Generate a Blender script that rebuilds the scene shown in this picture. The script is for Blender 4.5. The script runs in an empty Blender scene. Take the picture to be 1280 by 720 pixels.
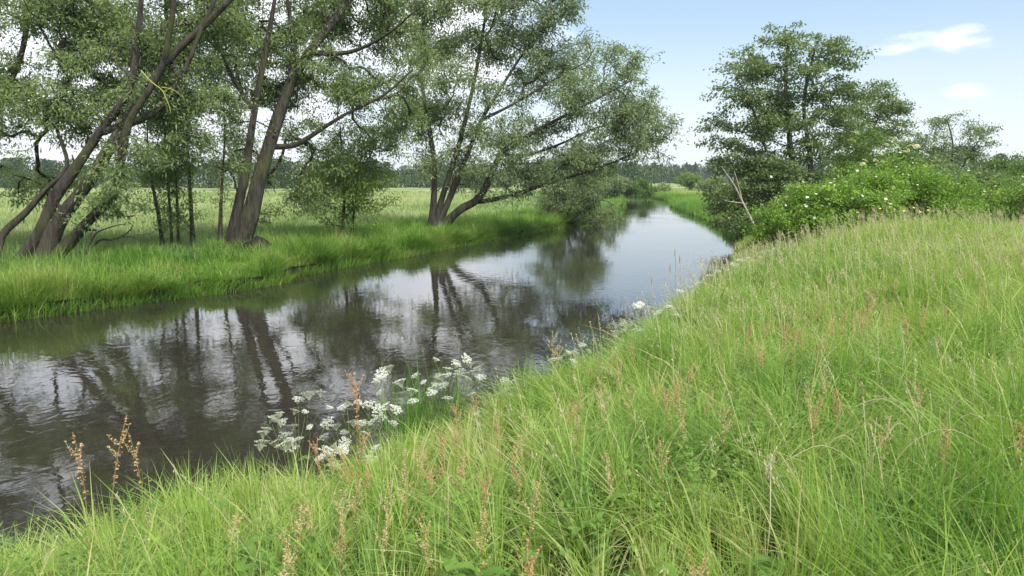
import bpy, math
import numpy as np
from math import radians, pi

rng = np.random.default_rng(7)
sc = bpy.context.scene
COL = sc.collection

# ------------------------------------------------------------------ camera
LENS = 28.0
F = LENS / 36.0 * 1280.0
HORIZON = 222.0
CAMZ = 3.0
PITCH = math.atan((360 - HORIZON) / F)
cp, sp = math.cos(PITCH), math.sin(PITCH)


def ray(px, py):
    xc, yc = (px - 640) / F, (360 - py) / F
    return np.array([xc, cp + sp * yc, -sp + cp * yc])


def P(px, py, Y):
    """the point seen at photo pixel px,py that lies Y metres ahead"""
    d = ray(px, py)
    return np.array([0, 0, CAMZ]) + d * (Y / d[1])


def G(px, py, z=0.0):
    d = ray(px, py)
    return np.array([0, 0, CAMZ]) + d * ((z - CAMZ) / d[2])


cam_d = bpy.data.cameras.new('camera')
cam = bpy.data.objects.new('camera', cam_d)
COL.objects.link(cam)
cam.location = (0, 0, CAMZ)
cam.rotation_euler = (pi / 2 - PITCH, 0, 0)
cam_d.lens = LENS
cam_d.sensor_width = 36
cam_d.clip_start = 0.05
cam_d.clip_end = 6000
sc.camera = cam


# ------------------------------------------------------------------ helpers
def nrm(v):
    return v / np.maximum(np.linalg.norm(v, axis=-1, keepdims=True), 1e-9)


def mesh_from(name, V, quads=None, tris=None, tint=None, smooth=False, tint_pt=None):
    """fast mesh from numpy arrays"""
    me = bpy.data.meshes.new(name)
    V = np.asarray(V, dtype=np.float32)
    me.vertices.add(len(V))
    me.vertices.foreach_set('co', V.ravel())
    nq = 0 if quads is None else len(quads)
    nt = 0 if tris is None else len(tris)
    idx = []
    if nq:
        idx.append(np.asarray(quads, dtype=np.int32).ravel())
    if nt:
        idx.append(np.asarray(tris, dtype=np.int32).ravel())
    idx = np.concatenate(idx)
    me.loops.add(len(idx))
    me.loops.foreach_set('vertex_index', idx)
    me.polygons.add(nq + nt)
    st = np.concatenate([np.arange(nq) * 4, nq * 4 + np.arange(nt) * 3]).astype(np.int32)
    me.polygons.foreach_set('loop_start', st)
    if smooth:
        me.polygons.foreach_set('use_smooth', np.ones(nq + nt, dtype=bool))
    if tint is not None:
        a = me.attributes.new('tint', 'FLOAT', 'FACE')
        a.data.foreach_set('value', np.asarray(tint, dtype=np.float32))
    if tint_pt is not None:
        a = me.attributes.new('tint', 'FLOAT', 'POINT')
        a.data.foreach_set('value', np.asarray(tint_pt, dtype=np.float32))
    me.update(calc_edges=True)
    return me


def link(name, me, mat, parent=None, loc=None):
    o = bpy.data.objects.new(name, me)
    COL.objects.link(o)
    if mat is not None and len(me.materials) == 0:
        me.materials.append(mat)
    if parent is not None:
        o.parent = parent
    if loc is not None:
        o.location = loc
    return o


def tag(o, label=None, cat=None, group=None, kind=None):
    if label:
        o['label'] = label
    if cat:
        o['category'] = cat
    if group:
        o['group'] = group
    if kind:
        o['kind'] = kind
    return o


def thing(name, loc, label, cat, group=None):
    o = bpy.data.objects.new(name, None)
    o.empty_display_size = 0.2
    COL.objects.link(o)
    o.location = tuple(float(v) for v in loc)
    return tag(o, label, cat, group)


def copy_tree(o, parent=None):
    c = o.copy()
    COL.objects.link(c)
    if parent is not None:
        c.parent = parent
    for ch in list(o.children):
        copy_tree(ch, c)
    return c


class MB:
    """collects vertices, quads and triangles with a tint per face"""

    def __init__(s):
        s.V, s.Q, s.T, s.tq, s.tt, s.n = [], [], [], [], [], 0

    def add(s, V, Q=None, T=None, tq=0.5, tt=0.5):
        V = np.asarray(V, float)
        if Q is not None and len(Q):
            s.Q.append(np.asarray(Q) + s.n)
            s.tq.append(np.broadcast_to(tq, (len(Q),)))
        if T is not None and len(T):
            s.T.append(np.asarray(T) + s.n)
            s.tt.append(np.broadcast_to(tt, (len(T),)))
        s.V.append(V)
        s.n += len(V)

    def tube(s, pts, rad, sides=6, wob=0.0, tint=0.5, cap=True):
        pts = np.asarray(pts, float)
        n = len(pts)
        rad = np.broadcast_to(np.asarray(rad, float), (n,))
        t = np.gradient(pts, axis=0)
        t = nrm(t)
        ref = np.array([0.31, 0.95, 0.05])
        if abs(np.dot(nrm(pts[-1] - pts[0]), ref)) > 0.9:
            ref = np.array([1.0, 0.1, 0.2])
        u = nrm(np.cross(t, ref))
        v = np.cross(t, u)
        a = np.arange(sides) / sides * 2 * pi
        r = rad[:, None] * np.ones((1, sides))
        if wob:
            ph = rng.uniform(0, 6.28, 4)
            L = np.arange(n)[:, None]
            r = r * (1 + wob * (np.sin(3 * a[None] + ph[0] + L * .35) * .5 + np.sin(2 * a[None] + ph[1] - L * .5) * .4
                                + np.sin(5 * a[None] + ph[2] + L * .9) * .3))
        V = pts[:, None] + r[..., None] * (np.cos(a)[None, :, None] * u[:, None] + np.sin(a)[None, :, None] * v[:, None])
        V = V.reshape(-1, 3)
        i = np.arange(n - 1)[:, None] * sides
        j = np.arange(sides)[None]
        k = (j + 1) % sides
        Q = np.stack([i + j, i + k, i + sides + k, i + sides + j], -1).reshape(-1, 4)
        T = None
        if cap:
            V = np.vstack([V, pts[-1] + t[-1] * rad[-1] * .6])
            b = (n - 1) * sides
            T = np.stack([b + j[0], b + k[0], np.full(sides, n * sides)], -1)
        s.add(V, Q, T, tint, tint)

    def build(s, name, mat, parent=None, loc=None, smooth=False, off=None):
        me = s.mesh(name, smooth, off)
        return link(name, me, mat, parent, loc)

    def mesh(s, name, smooth=False, off=None):
        V = np.concatenate(s.V)
        if off is not None:
            V = V - np.asarray(off)
        Q = np.concatenate(s.Q) if s.Q else None
        T = np.concatenate(s.T) if s.T else None
        t = np.concatenate([x for x in (s.tq + s.tt)])
        return mesh_from(name, V, Q, T, t, smooth)


def catmull(pts, step=0.3):
    pts = np.asarray(pts, float)
    e = np.vstack([2 * pts[0] - pts[1], pts, 2 * pts[-1] - pts[-2]])
    out = []
    for i in range(1, len(e) - 2):
        p0, p1, p2, p3 = e[i - 1:i + 3]
        m = max(2, int(np.linalg.norm(p2 - p1) / step))
        t = (np.arange(m) / m)[:, None]
        out.append(.5 * ((2 * p1) + (-p0 + p2) * t + (2 * p0 - 5 * p1 + 4 * p2 - p3) * t ** 2 + (-p0 + 3 * p1 - 3 * p2 + p3) * t ** 3))
    out.append(pts[-1:])
    return np.vstack(out)


_K = np.random.default_rng(3).normal(size=(10, 2))
_PH = np.random.default_rng(4).uniform(0, 6.28, 10)


def fnoise(x, y, scale):
    """smooth noise about -1..1"""
    s = 0
    for i in range(10):
        k = _K[i] * (0.7 + .25 * i) / scale
        s = s + np.sin(x * k[0] * 2.2 + y * k[1] * 2.2 + _PH[i]) * (1 / (1 + .25 * i))
    return s / 2.6


def smooth(a, b, x):
    t = np.clip((x - a) / (b - a), 0, 1)
    return t * t * (3 - 2 * t)


# ------------------------------------------------------------------ river and terrain
LEFT_PX = [(0, 402), (100, 388), (200, 375), (290, 364), (345, 355), (362, 346), (420, 335), (500, 322), (560, 310), (640, 297), (715, 282)]
left = [(-30, -12), (-22, 0), (-17.5, 7), (-14, 12)]
left += [tuple(G(px, py)[:2]) for px, py in LEFT_PX]
left += [(8.5, 68), (11.8, 85), (14.4, 104), (14.0, 112), (9.5, 122), (-4, 133), (-30, 146), (-70, 160)]
right = [(-13, -12), (-8.1, -.2), (-5.4, 2.85), (-3.4, 4.95), (-1.8, 6.65), (-.55, 8.2), (.7, 10.8), (2.45, 15.0), (4.0, 18.5), (5.6, 22.0), (7.4, 27),
         (8.9, 32), (10.6, 38), (12.2, 47), (13.6, 56), (16.4, 83), (19.6, 100), (20.6, 110), (20.2, 120), (15.5, 132), (0, 146), (-28, 160), (-68, 175)]
LP, RP = np.array(left), np.array(right)
POLY = np.vstack([LP, RP[::-1]])


def seg_dist(X, Y, pl):
    d = np.full(X.shape, 1e9)
    for (ax, ay), (bx, by) in zip(pl[:-1], pl[1:]):
        ex, ey = bx - ax, by - ay
        t = np.clip(((X - ax) * ex + (Y - ay) * ey) / (ex * ex + ey * ey), 0, 1)
        d = np.minimum(d, np.hypot(X - ax - t * ex, Y - ay - t * ey))
    return d


def inside(X, Y):
    c = np.zeros(X.shape, bool)
    n = len(POLY)
    for i in range(n):
        (ax, ay), (bx, by) = POLY[i], POLY[(i + 1) % n]
        if ay == by:
            continue
        m = ((ay > Y) != (by > Y)) & (X < (bx - ax) * (Y - ay) / (by - ay) + ax)
        c ^= m
    return c


def banks(X, Y):
    X, Y = np.asarray(X, float), np.asarray(Y, float)
    ins = inside(X, Y)
    dl, dr = seg_dist(X, Y, LP), seg_dist(X, Y, RP)
    return ins, dl, dr


def ground(X, Y, full=False):
    X, Y = np.asarray(X, float), np.asarray(Y, float)
    ins, dl, dr = banks(X, Y)
    jit = .16 * fnoise(X, Y, 1.1) + .22 * fnoise(X + 40, Y - 9, 3.0)
    far = smooth(45, 90, Y)
    sl = dl + (jit * 1.5 + .25 * fnoise(X - 9, Y + 3, 1.7)) * np.minimum(1, dl * 2 + .3)
    sr = dr + jit * np.minimum(1, dr * 2)
    zl = .30 * smooth(-.02, .15, sl) + .22 * smooth(.2, 3.5, sl) + .2 * smooth(3, 16, sl)
    hy = 1 - smooth(27, 44, Y)
    zr_hi = 1.06 * smooth(-.1, 2.0, sr) + .33 * smooth(1.2, 4.4, sr) + .12 * smooth(4, 14, sr)
    gentle = .85 * smooth(-.1, 2.0, sr) + .80 * smooth(1.2, 4.6, sr) + .06 * smooth(5, 9, sr) - .30 * smooth(9.5, 14.5, X)
    gm = smooth(10.5, 16, Y)
    zr_hi = zr_hi * (1 - gm) + gentle * gm
    zr_lo = .34 * smooth(-.05, .5, sr) + .3 * smooth(.5, 8, sr)
    zr = zr_hi * hy + zr_lo * (1 - hy)
    isleft = dl < dr
    z = np.where(isleft, zl, zr)
    z = z + (.05 * fnoise(X, Y, 1.6) + .07 * fnoise(X + 7, Y, 5.0)) * smooth(.3, 2.5, np.minimum(dl, dr))
    z = np.where(ins, -.12 - np.minimum(.9, np.minimum(dl, dr) * .5), z)
    if full:
        return z, ins, dl, dr, isleft
    return z


def gz(x, y):
    return float(ground(np.array([x]), np.array([y]))[0])


def axis(parts):
    out = []
    for a, b, s in parts:
        out.append(np.arange(a, b, s))
    return np.concatenate(out)


xp = [26 * 1.16 ** k for k in range(1, 32)]
xn = [-22 * 1.16 ** k for k in range(1, 32)]
xs = np.concatenate([xn[::-1], axis([(-22, -8, .3), (-8, 8, .17), (8, 26.01, .3)]), xp])
yp = [175 * 1.18 ** k for k in range(1, 18)]
ys = np.concatenate([[-300, -160, -80, -40, -25, -18], axis([(-12, 2, .6), (2, 20, .17), (20, 40, .28), (40, 60, .4), (60, 130, .7), (130, 175.1, 1.5)]), yp])
XX, YY = np.meshgrid(xs, ys)
ZZ, INS, DL, DR, ISL = ground(XX.ravel(), YY.ravel(), True)
nx, ny = len(xs), len(ys)
i = np.arange(ny - 1)[:, None] * nx
j = np.arange(nx - 1)[None]
Q = np.stack([i + j, i + j + 1, i + nx + j + 1, i + nx + j], -1).reshape(-1, 4)
bank = np.minimum(DL, DR)
tint_ground = np.where(INS, 0.0, np.clip(smooth(.15, 1.6, bank), 0, 1))
ground_me = mesh_from('ground', np.stack([XX.ravel(), YY.ravel(), ZZ], -1), Q, None, smooth=True, tint_pt=tint_ground)


# ------------------------------------------------------------------ materials
def new_mat(name):
    m = bpy.data.materials.new(name)
    m.use_nodes = True
    nt = m.node_tree
    nt.nodes.clear()
    return m, nt, nt.nodes, nt.links


def N(nt, typ, **kw):
    n = nt.nodes.new(typ)
    for k, v in kw.items():
        if k.startswith('in_'):
            n.inputs[k[3:].replace('_', ' ')].default_value = v
        else:
            setattr(n, k, v)
    return n


def ramp(nt, stops, fac=None):
    r = nt.nodes.new('ShaderNodeValToRGB')
    el = r.color_ramp.elements
    while len(el) < len(stops):
        el.new(0.5)
    for e, (p, c) in zip(el, stops):
        e.position = p
        e.color = (*c, 1)
    if fac is not None:
        nt.links.new(fac, r.inputs[0])
    return r


def leaf_mat(name, stops, trans=.35, back=None, rough=.55, spec=.25, var=.0, obj_var=False):
    m, nt, nodes, L = new_mat(name)
    out = N(nt, 'ShaderNodeOutputMaterial')
    at = N(nt, 'ShaderNodeAttribute', attribute_name='tint')
    r = ramp(nt, stops, at.outputs['Fac'])
    colr = r.outputs[0]
    if back is not None:
        geo = N(nt, 'ShaderNodeNewGeometry')
        mx = N(nt, 'ShaderNodeMix', data_type='RGBA')
        mf = N(nt, 'ShaderNodeMath', operation='MULTIPLY')
        mf.inputs[1].default_value = .75
        L.new(geo.outputs['Backfacing'], mf.inputs[0])
        L.new(mf.outputs[0], mx.inputs[0])
        L.new(colr, mx.inputs[6])
        mx.inputs[7].default_value = (*back, 1)
        colr = mx.outputs[2]
    b = N(nt, 'ShaderNodeBsdfPrincipled')
    b.inputs['Roughness'].default_value = rough
    b.inputs['Specular IOR Level'].default_value = spec
    L.new(colr, b.inputs['Base Color'])
    if trans > 0:
        t = N(nt, 'ShaderNodeBsdfTranslucent')
        g = N(nt, 'ShaderNodeMix', data_type='RGBA', blend_type='MULTIPLY')
        g.inputs[0].default_value = 1
        L.new(colr, g.inputs[6])
        g.inputs[7].default_value = (1.25, 1.3, .75, 1)
        L.new(g.outputs[2], t.inputs['Color'])
        mix = N(nt, 'ShaderNodeMixShader')
        mix.inputs[0].default_value = trans
        L.new(b.outputs[0], mix.inputs[1])
        L.new(t.outputs[0], mix.inputs[2])
        L.new(mix.outputs[0], out.inputs['Surface'])
    else:
        L.new(b.outputs[0], out.inputs['Surface'])
    return m


def bark_mat(name, c1, c2, moss=None, scale=9):
    m, nt, nodes, L = new_mat(name)
    out = N(nt, 'ShaderNodeOutputMaterial')
    tc = N(nt, 'ShaderNodeTexCoord')
    mp = N(nt, 'ShaderNodeMapping')
    mp.inputs['Scale'].default_value = (1, 1, .17)
    L.new(tc.outputs['Object'], mp.inputs[0])
    n1 = N(nt, 'ShaderNodeTexNoise')
    n1.inputs['Scale'].default_value = scale
    n1.inputs['Detail'].default_value = 6
    n1.inputs['Roughness'].default_value = .65
    L.new(mp.outputs[0], n1.inputs['Vector'])
    r = ramp(nt, [(.32, c1), (.68, c2)], n1.outputs['Fac'])
    col = r.outputs[0]
    if moss:
        n2 = N(nt, 'ShaderNodeTexNoise')
        n2.inputs['Scale'].default_value = .9
        n2.inputs['Detail'].default_value = 5
        L.new(tc.outputs['Object'], n2.inputs['Vector'])
        mr = ramp(nt, [(.5, (0, 0, 0)), (.68, (.8, .8, .8))], n2.outputs['Fac'])
        mx = N(nt, 'ShaderNodeMix', data_type='RGBA')
        L.new(mr.outputs[0], mx.inputs[0])
        L.new(col, mx.inputs[6])
        mx.inputs[7].default_value = (*moss, 1)
        col = mx.outputs[2]
    b = N(nt, 'ShaderNodeBsdfPrincipled')
    b.inputs['Roughness'].default_value = .9
    b.inputs['Specular IOR Level'].default_value = .15
    L.new(col, b.inputs['Base Color'])
    bp = N(nt, 'ShaderNodeBump')
    bp.inputs['Strength'].default_value = .9
    bp.inputs['Distance'].default_value = .11
    L.new(n1.outputs['Fac'], bp.inputs['Height'])
    L.new(bp.outputs[0], b.inputs['Normal'])
    L.new(b.outputs[0], out.inputs['Surface'])
    return m


M = {}
M['bark'] = bark_mat('willow_bark', (.018, .016, .012), (.088, .080, .062), (.075, .085, .03))
M['bark_dark'] = bark_mat('alder_bark', (.03, .026, .02), (.13, .115, .095), (.05, .06, .025))
M['dead'] = bark_mat('bleached_wood', (.25, .22, .17), (.5, .46, .38))
M['dead_dark'] = bark_mat('dead_wood', (.05, .042, .033), (.17, .15, .12))
M['willow'] = leaf_mat('willow_leaf', [(0, (.10, .155, .05)), (.45, (.175, .25, .085)), (.8, (.24, .32, .105)), (1, (.30, .36, .10))], .42, (.23, .28, .16), spec=.12)
M['willow_grey'] = leaf_mat('grey_willow_leaf', [(0, (.10, .145, .06)), (.5, (.18, .245, .105)), (1, (.26, .32, .14))], .4, (.25, .30, .19), spec=.14)
M['fresh'] = leaf_mat('fresh_leaf', [(0, (.11, .17, .04)), (.5, (.19, .28, .06)), (1, (.28, .37, .085))], .44, (.17, .23, .08), spec=.12)
M['alder'] = leaf_mat('alder_leaf', [(0, (.085, .13, .045)), (.5, (.15, .215, .07)), (1, (.22, .29, .095))], .38, (.15, .2, .09), rough=.45, spec=.28)
M['rose'] = leaf_mat('rose_leaf', [(0, (.095, .18, .025)), (.5, (.18, .31, .04)), (1, (.29, .42, .065))], .36, (.16, .25, .07), spec=.15)
M['shrub'] = leaf_mat('shrub_leaf', [(0, (.055, .105, .02)), (.5, (.11, .19, .038)), (1, (.18, .25, .055))], .36, spec=.15)
M['wood_far'] = leaf_mat('far_leaf', [(0, (.03, .06, .025)), (.5, (.06, .105, .036)), (1, (.11, .16, .05))], .2)
M['grass'] = leaf_mat('grass_blade', [(0, (.54, .47, .28)), (.1, (.43, .43, .19)), (.28, (.30, .41, .085)), (.5, (.215, .34, .058)), (.75, (.13, .25, .048)), (1, (.072, .17, .065))], .42, None, .5, .3)
M['bank_grass'] = leaf_mat('bank_grass_blade', [(0, (.44, .42, .18)), (.2, (.26, .35, .08)), (.5, (.14, .27, .035)), (.8, (.085, .195, .028)), (1, (.055, .14, .035))], .4, None, .5, .25)
M['meadow'] = leaf_mat('meadow_blade', [(0, (.45, .44, .25)), (.3, (.345, .385, .175)), (.6, (.20, .29, .10)), (1, (.11, .20, .05))], .35, None, .6, .2)
M['seed'] = leaf_mat('grass_seed_head', [(0, (.46, .40, .28)), (.4, (.44, .36, .27)), (.7, (.40, .40, .22)), (1, (.32, .37, .15))], .3, None, .8, .1)
M['sorrel_stem'] = leaf_mat('sorrel_stem', [(0, (.22, .24, .06)), (1, (.35, .17, .08))], .1, None, .6, .2)
M['sorrel'] = leaf_mat('sorrel_flower', [(0, (.52, .25, .15)), (.5, (.55, .37, .21)), (1, (.52, .46, .25))], .3, None, .8, .1)
M['white'] = leaf_mat('white_floret', [(0, (.5, .53, .42)), (1, (.70, .71, .68))], .3, None, .7, .1)
M['cream'] = leaf_mat('cream_floret', [(0, (.62, .60, .36)), (1, (.78, .75, .55))], .3, None, .7, .1)
M['yellow'] = leaf_mat('yellow_floret', [(0, (.62, .56, .08)), (1, (.70, .66, .14))], .25, None, .6, .2)
M['stem'] = leaf_mat('green_stem', [(0, (.12, .19, .05)), (1, (.2, .24, .09))], .1, None, .6, .2)
M['straw'] = leaf_mat('straw_stem', [(0, (.40, .34, .22)), (1, (.58, .52, .38))], .15, None, .8, .1)


def ground_material():
    m, nt, nodes, L = new_mat('meadow_ground')
    out = N(nt, 'ShaderNodeOutputMaterial')
    b = N(nt, 'ShaderNodeBsdfPrincipled')
    b.inputs['Roughness'].default_value = 1
    b.inputs['Specular IOR Level'].default_value = .05
    tc = N(nt, 'ShaderNodeTexCoord')
    n1 = N(nt, 'ShaderNodeTexNoise')
    n1.inputs['Scale'].default_value = .045
    n1.inputs['Detail'].default_value = 8
    n1.inputs['Roughness'].default_value = .62
    L.new(tc.outputs['Object'], n1.inputs['Vector'])
    meadow = ramp(nt, [(.36, (.15, .22, .08)), (.5, (.25, .305, .14)), (.62, (.36, .37, .205))], n1.outputs['Fac'])
    n2 = N(nt, 'ShaderNodeTexNoise')
    n2.inputs['Scale'].default_value = 7
    n2.inputs['Detail'].default_value = 6
    L.new(tc.outputs['Object'], n2.inputs['Vector'])
    fine = ramp(nt, [(.3, (.55, .6, .5)), (.7, (1.15, 1.1, 1.0))], n2.outputs['Fac'])
    mul = N(nt, 'ShaderNodeMix', data_type='RGBA', blend_type='MULTIPLY')
    mul.inputs[0].default_value = 1
    L.new(meadow.outputs[0], mul.inputs[6])
    L.new(fine.outputs[0], mul.inputs[7])
    # thatch and soil under the tall grass of the banks
    soil = ramp(nt, [(.3, (.035, .04, .016)), (.7, (.10, .11, .04))], n2.outputs['Fac'])
    sep = N(nt, 'ShaderNodeSeparateXYZ')
    L.new(tc.outputs['Object'], sep.inputs[0])
    mr = N(nt, 'ShaderNodeMapRange')
    mr.inputs[1].default_value = 26
    mr.inputs[2].default_value = 60
    L.new(sep.outputs['Y'], mr.inputs[0])
    mx = N(nt, 'ShaderNodeMix', data_type='RGBA')
    L.new(mr.outputs[0], mx.inputs[0])
    L.new(soil.outputs[0], mx.inputs[6])
    L.new(mul.outputs[2], mx.inputs[7])
    at = N(nt, 'ShaderNodeAttribute', attribute_name='tint')
    mud = ramp(nt, [(.3, (.010, .011, .006)), (.7, (.026, .029, .014))], n2.outputs['Fac'])
    mx2 = N(nt, 'ShaderNodeMix', data_type='RGBA')
    L.new(at.outputs['Fac'], mx2.inputs[0])
    L.new(mud.outputs[0], mx2.inputs[6])
    L.new(mx.outputs[2], mx2.inputs[7])
    L.new(mx2.outputs[2], b.inputs['Base Color'])
    bp = N(nt, 'ShaderNodeBump')
    bp.inputs['Strength'].default_value = .6
    bp.inputs['Distance'].default_value = .1
    L.new(n2.outputs['Fac'], bp.inputs['Height'])
    L.new(bp.outputs[0], b.inputs['Normal'])
    L.new(b.outputs[0], out.inputs['Surface'])
    return m


def water_material():
    m, nt, nodes, L = new_mat('river_water')
    out = N(nt, 'ShaderNodeOutputMaterial')
    b = N(nt, 'ShaderNodeBsdfPrincipled')
    b.inputs['Base Color'].default_value = (.024, .021, .016, 1)
    b.inputs['Roughness'].default_value = .03
    b.inputs['IOR'].default_value = 1.5
    tc = N(nt, 'ShaderNodeTexCoord')
    mp = N(nt, 'ShaderNodeMapping')
    mp.inputs['Rotation'].default_value = (0, 0, radians(-25))
    mp.inputs['Scale'].default_value = (1.0, .8, 1)
    L.new(tc.outputs['Object'], mp.inputs[0])

    def noise(scale, det, dist=0.0):
        n = N(nt, 'ShaderNodeTexNoise')
        n.inputs['Scale'].default_value = scale
        n.inputs['Detail'].default_value = det
        n.inputs['Distortion'].default_value = dist
        L.new(mp.outputs[0], n.inputs['Vector'])
        return n
    n1, n2, n3 = noise(13, 2, .6), noise(3.6, 2, .8), noise(.33, 3, .5)
    # calmer and livelier patches of the surface
    patch = N(nt, 'ShaderNodeMapRange')
    patch.inputs[1].default_value = .35
    patch.inputs[2].default_value = .65
    patch.inputs[3].default_value = .25
    patch.inputs[4].default_value = 1.5
    L.new(n3.outputs['Fac'], patch.inputs[0])
    a = N(nt, 'ShaderNodeMath', operation='MULTIPLY')
    a.inputs[1].default_value = .13
    L.new(n1.outputs['Fac'], a.inputs[0])
    s = N(nt, 'ShaderNodeMath', operation='ADD')
    L.new(a.outputs[0], s.inputs[0])
    L.new(n2.outputs['Fac'], s.inputs[1])
    s2 = N(nt, 'ShaderNodeMath', operation='MULTIPLY')
    L.new(s.outputs[0], s2.inputs[0])
    L.new(patch.outputs[0], s2.inputs[1])
    bp = N(nt, 'ShaderNodeBump')
    bp.inputs['Strength'].default_value = 1.0
    bp.inputs['Distance'].default_value = .0036
    L.new(s2.outputs[0], bp.inputs['Height'])
    L.new(bp.outputs[0], b.inputs['Normal'])
    L.new(b.outputs[0], out.inputs['Surface'])
    return m


tag(link('ground', ground_me, ground_material()), kind='structure')
wv = np.array([(-90, -14, 0), (60, -14, 0), (60, 190, 0), (-90, 190, 0)], float)
tag(link('water', mesh_from('water', wv, [(0, 1, 2, 3)]), water_material()), kind='structure')


# ------------------------------------------------------------------ grass
def blades(name, mat, X, Y, Z, H, W, T, bend, az, segs=3):
    """one grass mesh: a bent tapering blade at every root"""
    n = len(X)
    ts = np.linspace(0, 1, segs + 1)
    d = np.stack([np.cos(az), np.sin(az), np.zeros(n)], -1)
    waz = az + pi / 2 + rng.normal(0, .7, n)
    w = np.stack([np.cos(waz), np.sin(waz), np.zeros(n)], -1)
    root = np.stack([X, Y, Z - .02], -1)
    V = np.zeros((n, segs + 1, 2, 3), np.float32)
    for k, t in enumerate(ts):
        c = root + d * (H * bend * t ** 1.9)[:, None]
        c[:, 2] += H * t * (1 - .38 * np.minimum(bend, 1.3) * t)
        ww = W * (1 - t ** 1.6) * (.75 + .5 * t) + W * .06
        V[:, k, 0] = c - w * (ww / 2)[:, None]
        V[:, k, 1] = c + w * (ww / 2)[:, None]
    b = (np.arange(n) * (segs + 1) * 2)[:, None]
    k = np.arange(segs)[None] * 2
    Q = np.stack([b + k, b + k + 1, b + k + 3, b + k + 2], -1).reshape(-1, 4)
    tq = np.repeat(T, segs)
    return link(name, mesh_from(name, V.reshape(-1, 3), Q, None, tq), mat)


def scatter_polar(bands, half_angle):
    """random roots with a density that falls with the distance from the camera"""
    out = []
    for r0, r1, dens in bands:
        A = half_angle * (r1 * r1 - r0 * r0)
        n = int(A * dens)
        r = np.sqrt(rng.uniform(r0 * r0, r1 * r1, n))
        a = rng.uniform(-half_angle, half_angle, n)
        out.append(np.stack([r * np.sin(a), r * np.cos(a), r], -1))
    return np.concatenate(out)


def near_grass():
    pts = scatter_polar([(1.2, 3.2, 2500), (3.2, 5.5, 2700), (5.5, 8, 1800), (8, 12, 1050), (12, 18, 560), (18, 26, 330), (26, 36, 150)], radians(46))
    # the bank to either side and behind, a little thinner
    side = scatter_polar([(.1, 1.2, 1500), (1.2, 4, 1100), (4, 8, 800), (8, 14, 420), (14, 24, 190), (24, 36, 90)], radians(110))
    sa = np.abs(np.arctan2(side[:, 0], side[:, 1]))
    pts = np.vstack([pts, side[(sa > radians(46)) | (side[:, 2] < 1.2)]])
    X, Y, R = pts.T
    # tussocks: pull roots together
    cell = .22
    cx, cy = np.floor(X / cell), np.floor(Y / cell)
    h1 = np.modf(np.abs(np.sin(cx * 12.9898 + cy * 78.233) * 43758.5453))[0]
    h2 = np.modf(np.abs(np.sin(cx * 39.346 + cy * 11.135) * 24634.6345))[0]
    pull = .45 * (R < 14)
    X = X + ((cx + h1) * cell - X) * pull
    Y = Y + ((cy + h2) * cell - Y) * pull
    z, ins, dl, dr, isl = ground(X, Y, True)
    thin = .78 + .5 * fnoise(X * 1.0 + 60, Y - 30, .55)
    ok = (~ins) & (~isl) & (dr > .05) & (rng.random(len(X)) < np.where(R < 12, thin, 1))
    X, Y, R, z, dr = X[ok], Y[ok], R[ok], z[ok], dr[ok]
    h1, h2 = h1[ok], h2[ok]
    n = len(X)
    patch = fnoise(X, Y, 1.3)
    patch2 = fnoise(X + 31, Y + 17, .45)
    patch3 = fnoise(X - 11, Y + 5, 4.0)
    H = (.36 + .10 * patch + .08 * patch2 + .12 * (h1 - .5)) * rng.uniform(.55, 1.35, n)
    H *= .75 + .35 * smooth(.3, 2.2, dr)
    flat_ = smooth(.25, .8, fnoise(X - 23, Y + 14, 1.7))
    H = np.clip(H, .1, .85)
    W = rng.uniform(.003, .0078, n) * (1 + .055 * np.maximum(0, R - 3.5))
    T = .425 + .22 * patch + .13 * patch3 + .12 * patch2 + .26 * (h2 - .5) + rng.normal(0, .12, n)
    T = T - .16 * smooth(8, 22, R)
    dry = rng.random(n) < .06
    T = np.where(dry, rng.uniform(0, .14, n), np.clip(T, .14, 1))
    lean = 2.6 + 1.8 * fnoise(X + 3, Y - 8, .9) + 4.5 * (h1 - .5)
    az = lean + rng.normal(0, .9, n)
    bend = np.clip(.5 + .28 * fnoise(X, Y + 50, .9) + .5 * (h2 - .5) + rng.normal(0, .32, n), .03, 1.7)
    bend = bend + .45 * flat_
    broad = rng.random(n) < .13
    W = np.where(broad, W * rng.uniform(1.4, 2.4, n), W)
    H = np.where(broad, H * 1.18, H)
    bend = np.where(broad, bend + .3, bend)
    T = np.where(broad & ~dry, np.clip(T - .12, .14, 1), T)
    return tag(blades('tall_grass', M['grass'], X, Y, z, H, W, T, bend, az, 4), kind='stuff')


near_grass()


def strip_points(pl, smin, smax, dens_fn, side, ymin, ymax):
    """random roots within smin..smax of a bank line"""
    out = []
    seg = list(zip(pl[:-1], pl[1:]))
    for (ax, ay), (bx, by) in seg:
        if max(ay, by) < ymin or min(ay, by) > ymax:
            continue
        L = math.hypot(bx - ax, by - ay)
        nxv, nyv = (-(by - ay) / L, (bx - ax) / L)
        if side == 'right':
            nxv, nyv = -nxv, -nyv
        n = int(L * (smax - smin) * dens_fn((ay + by) / 2))
        t = rng.random(n)
        s = smin + (smax - smin) * rng.random(n) ** 1.3
        out.append(np.stack([ax + (bx - ax) * t + nxv * s, ay + (by - ay) * t + nyv * s], -1))
    return np.concatenate(out)


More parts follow.
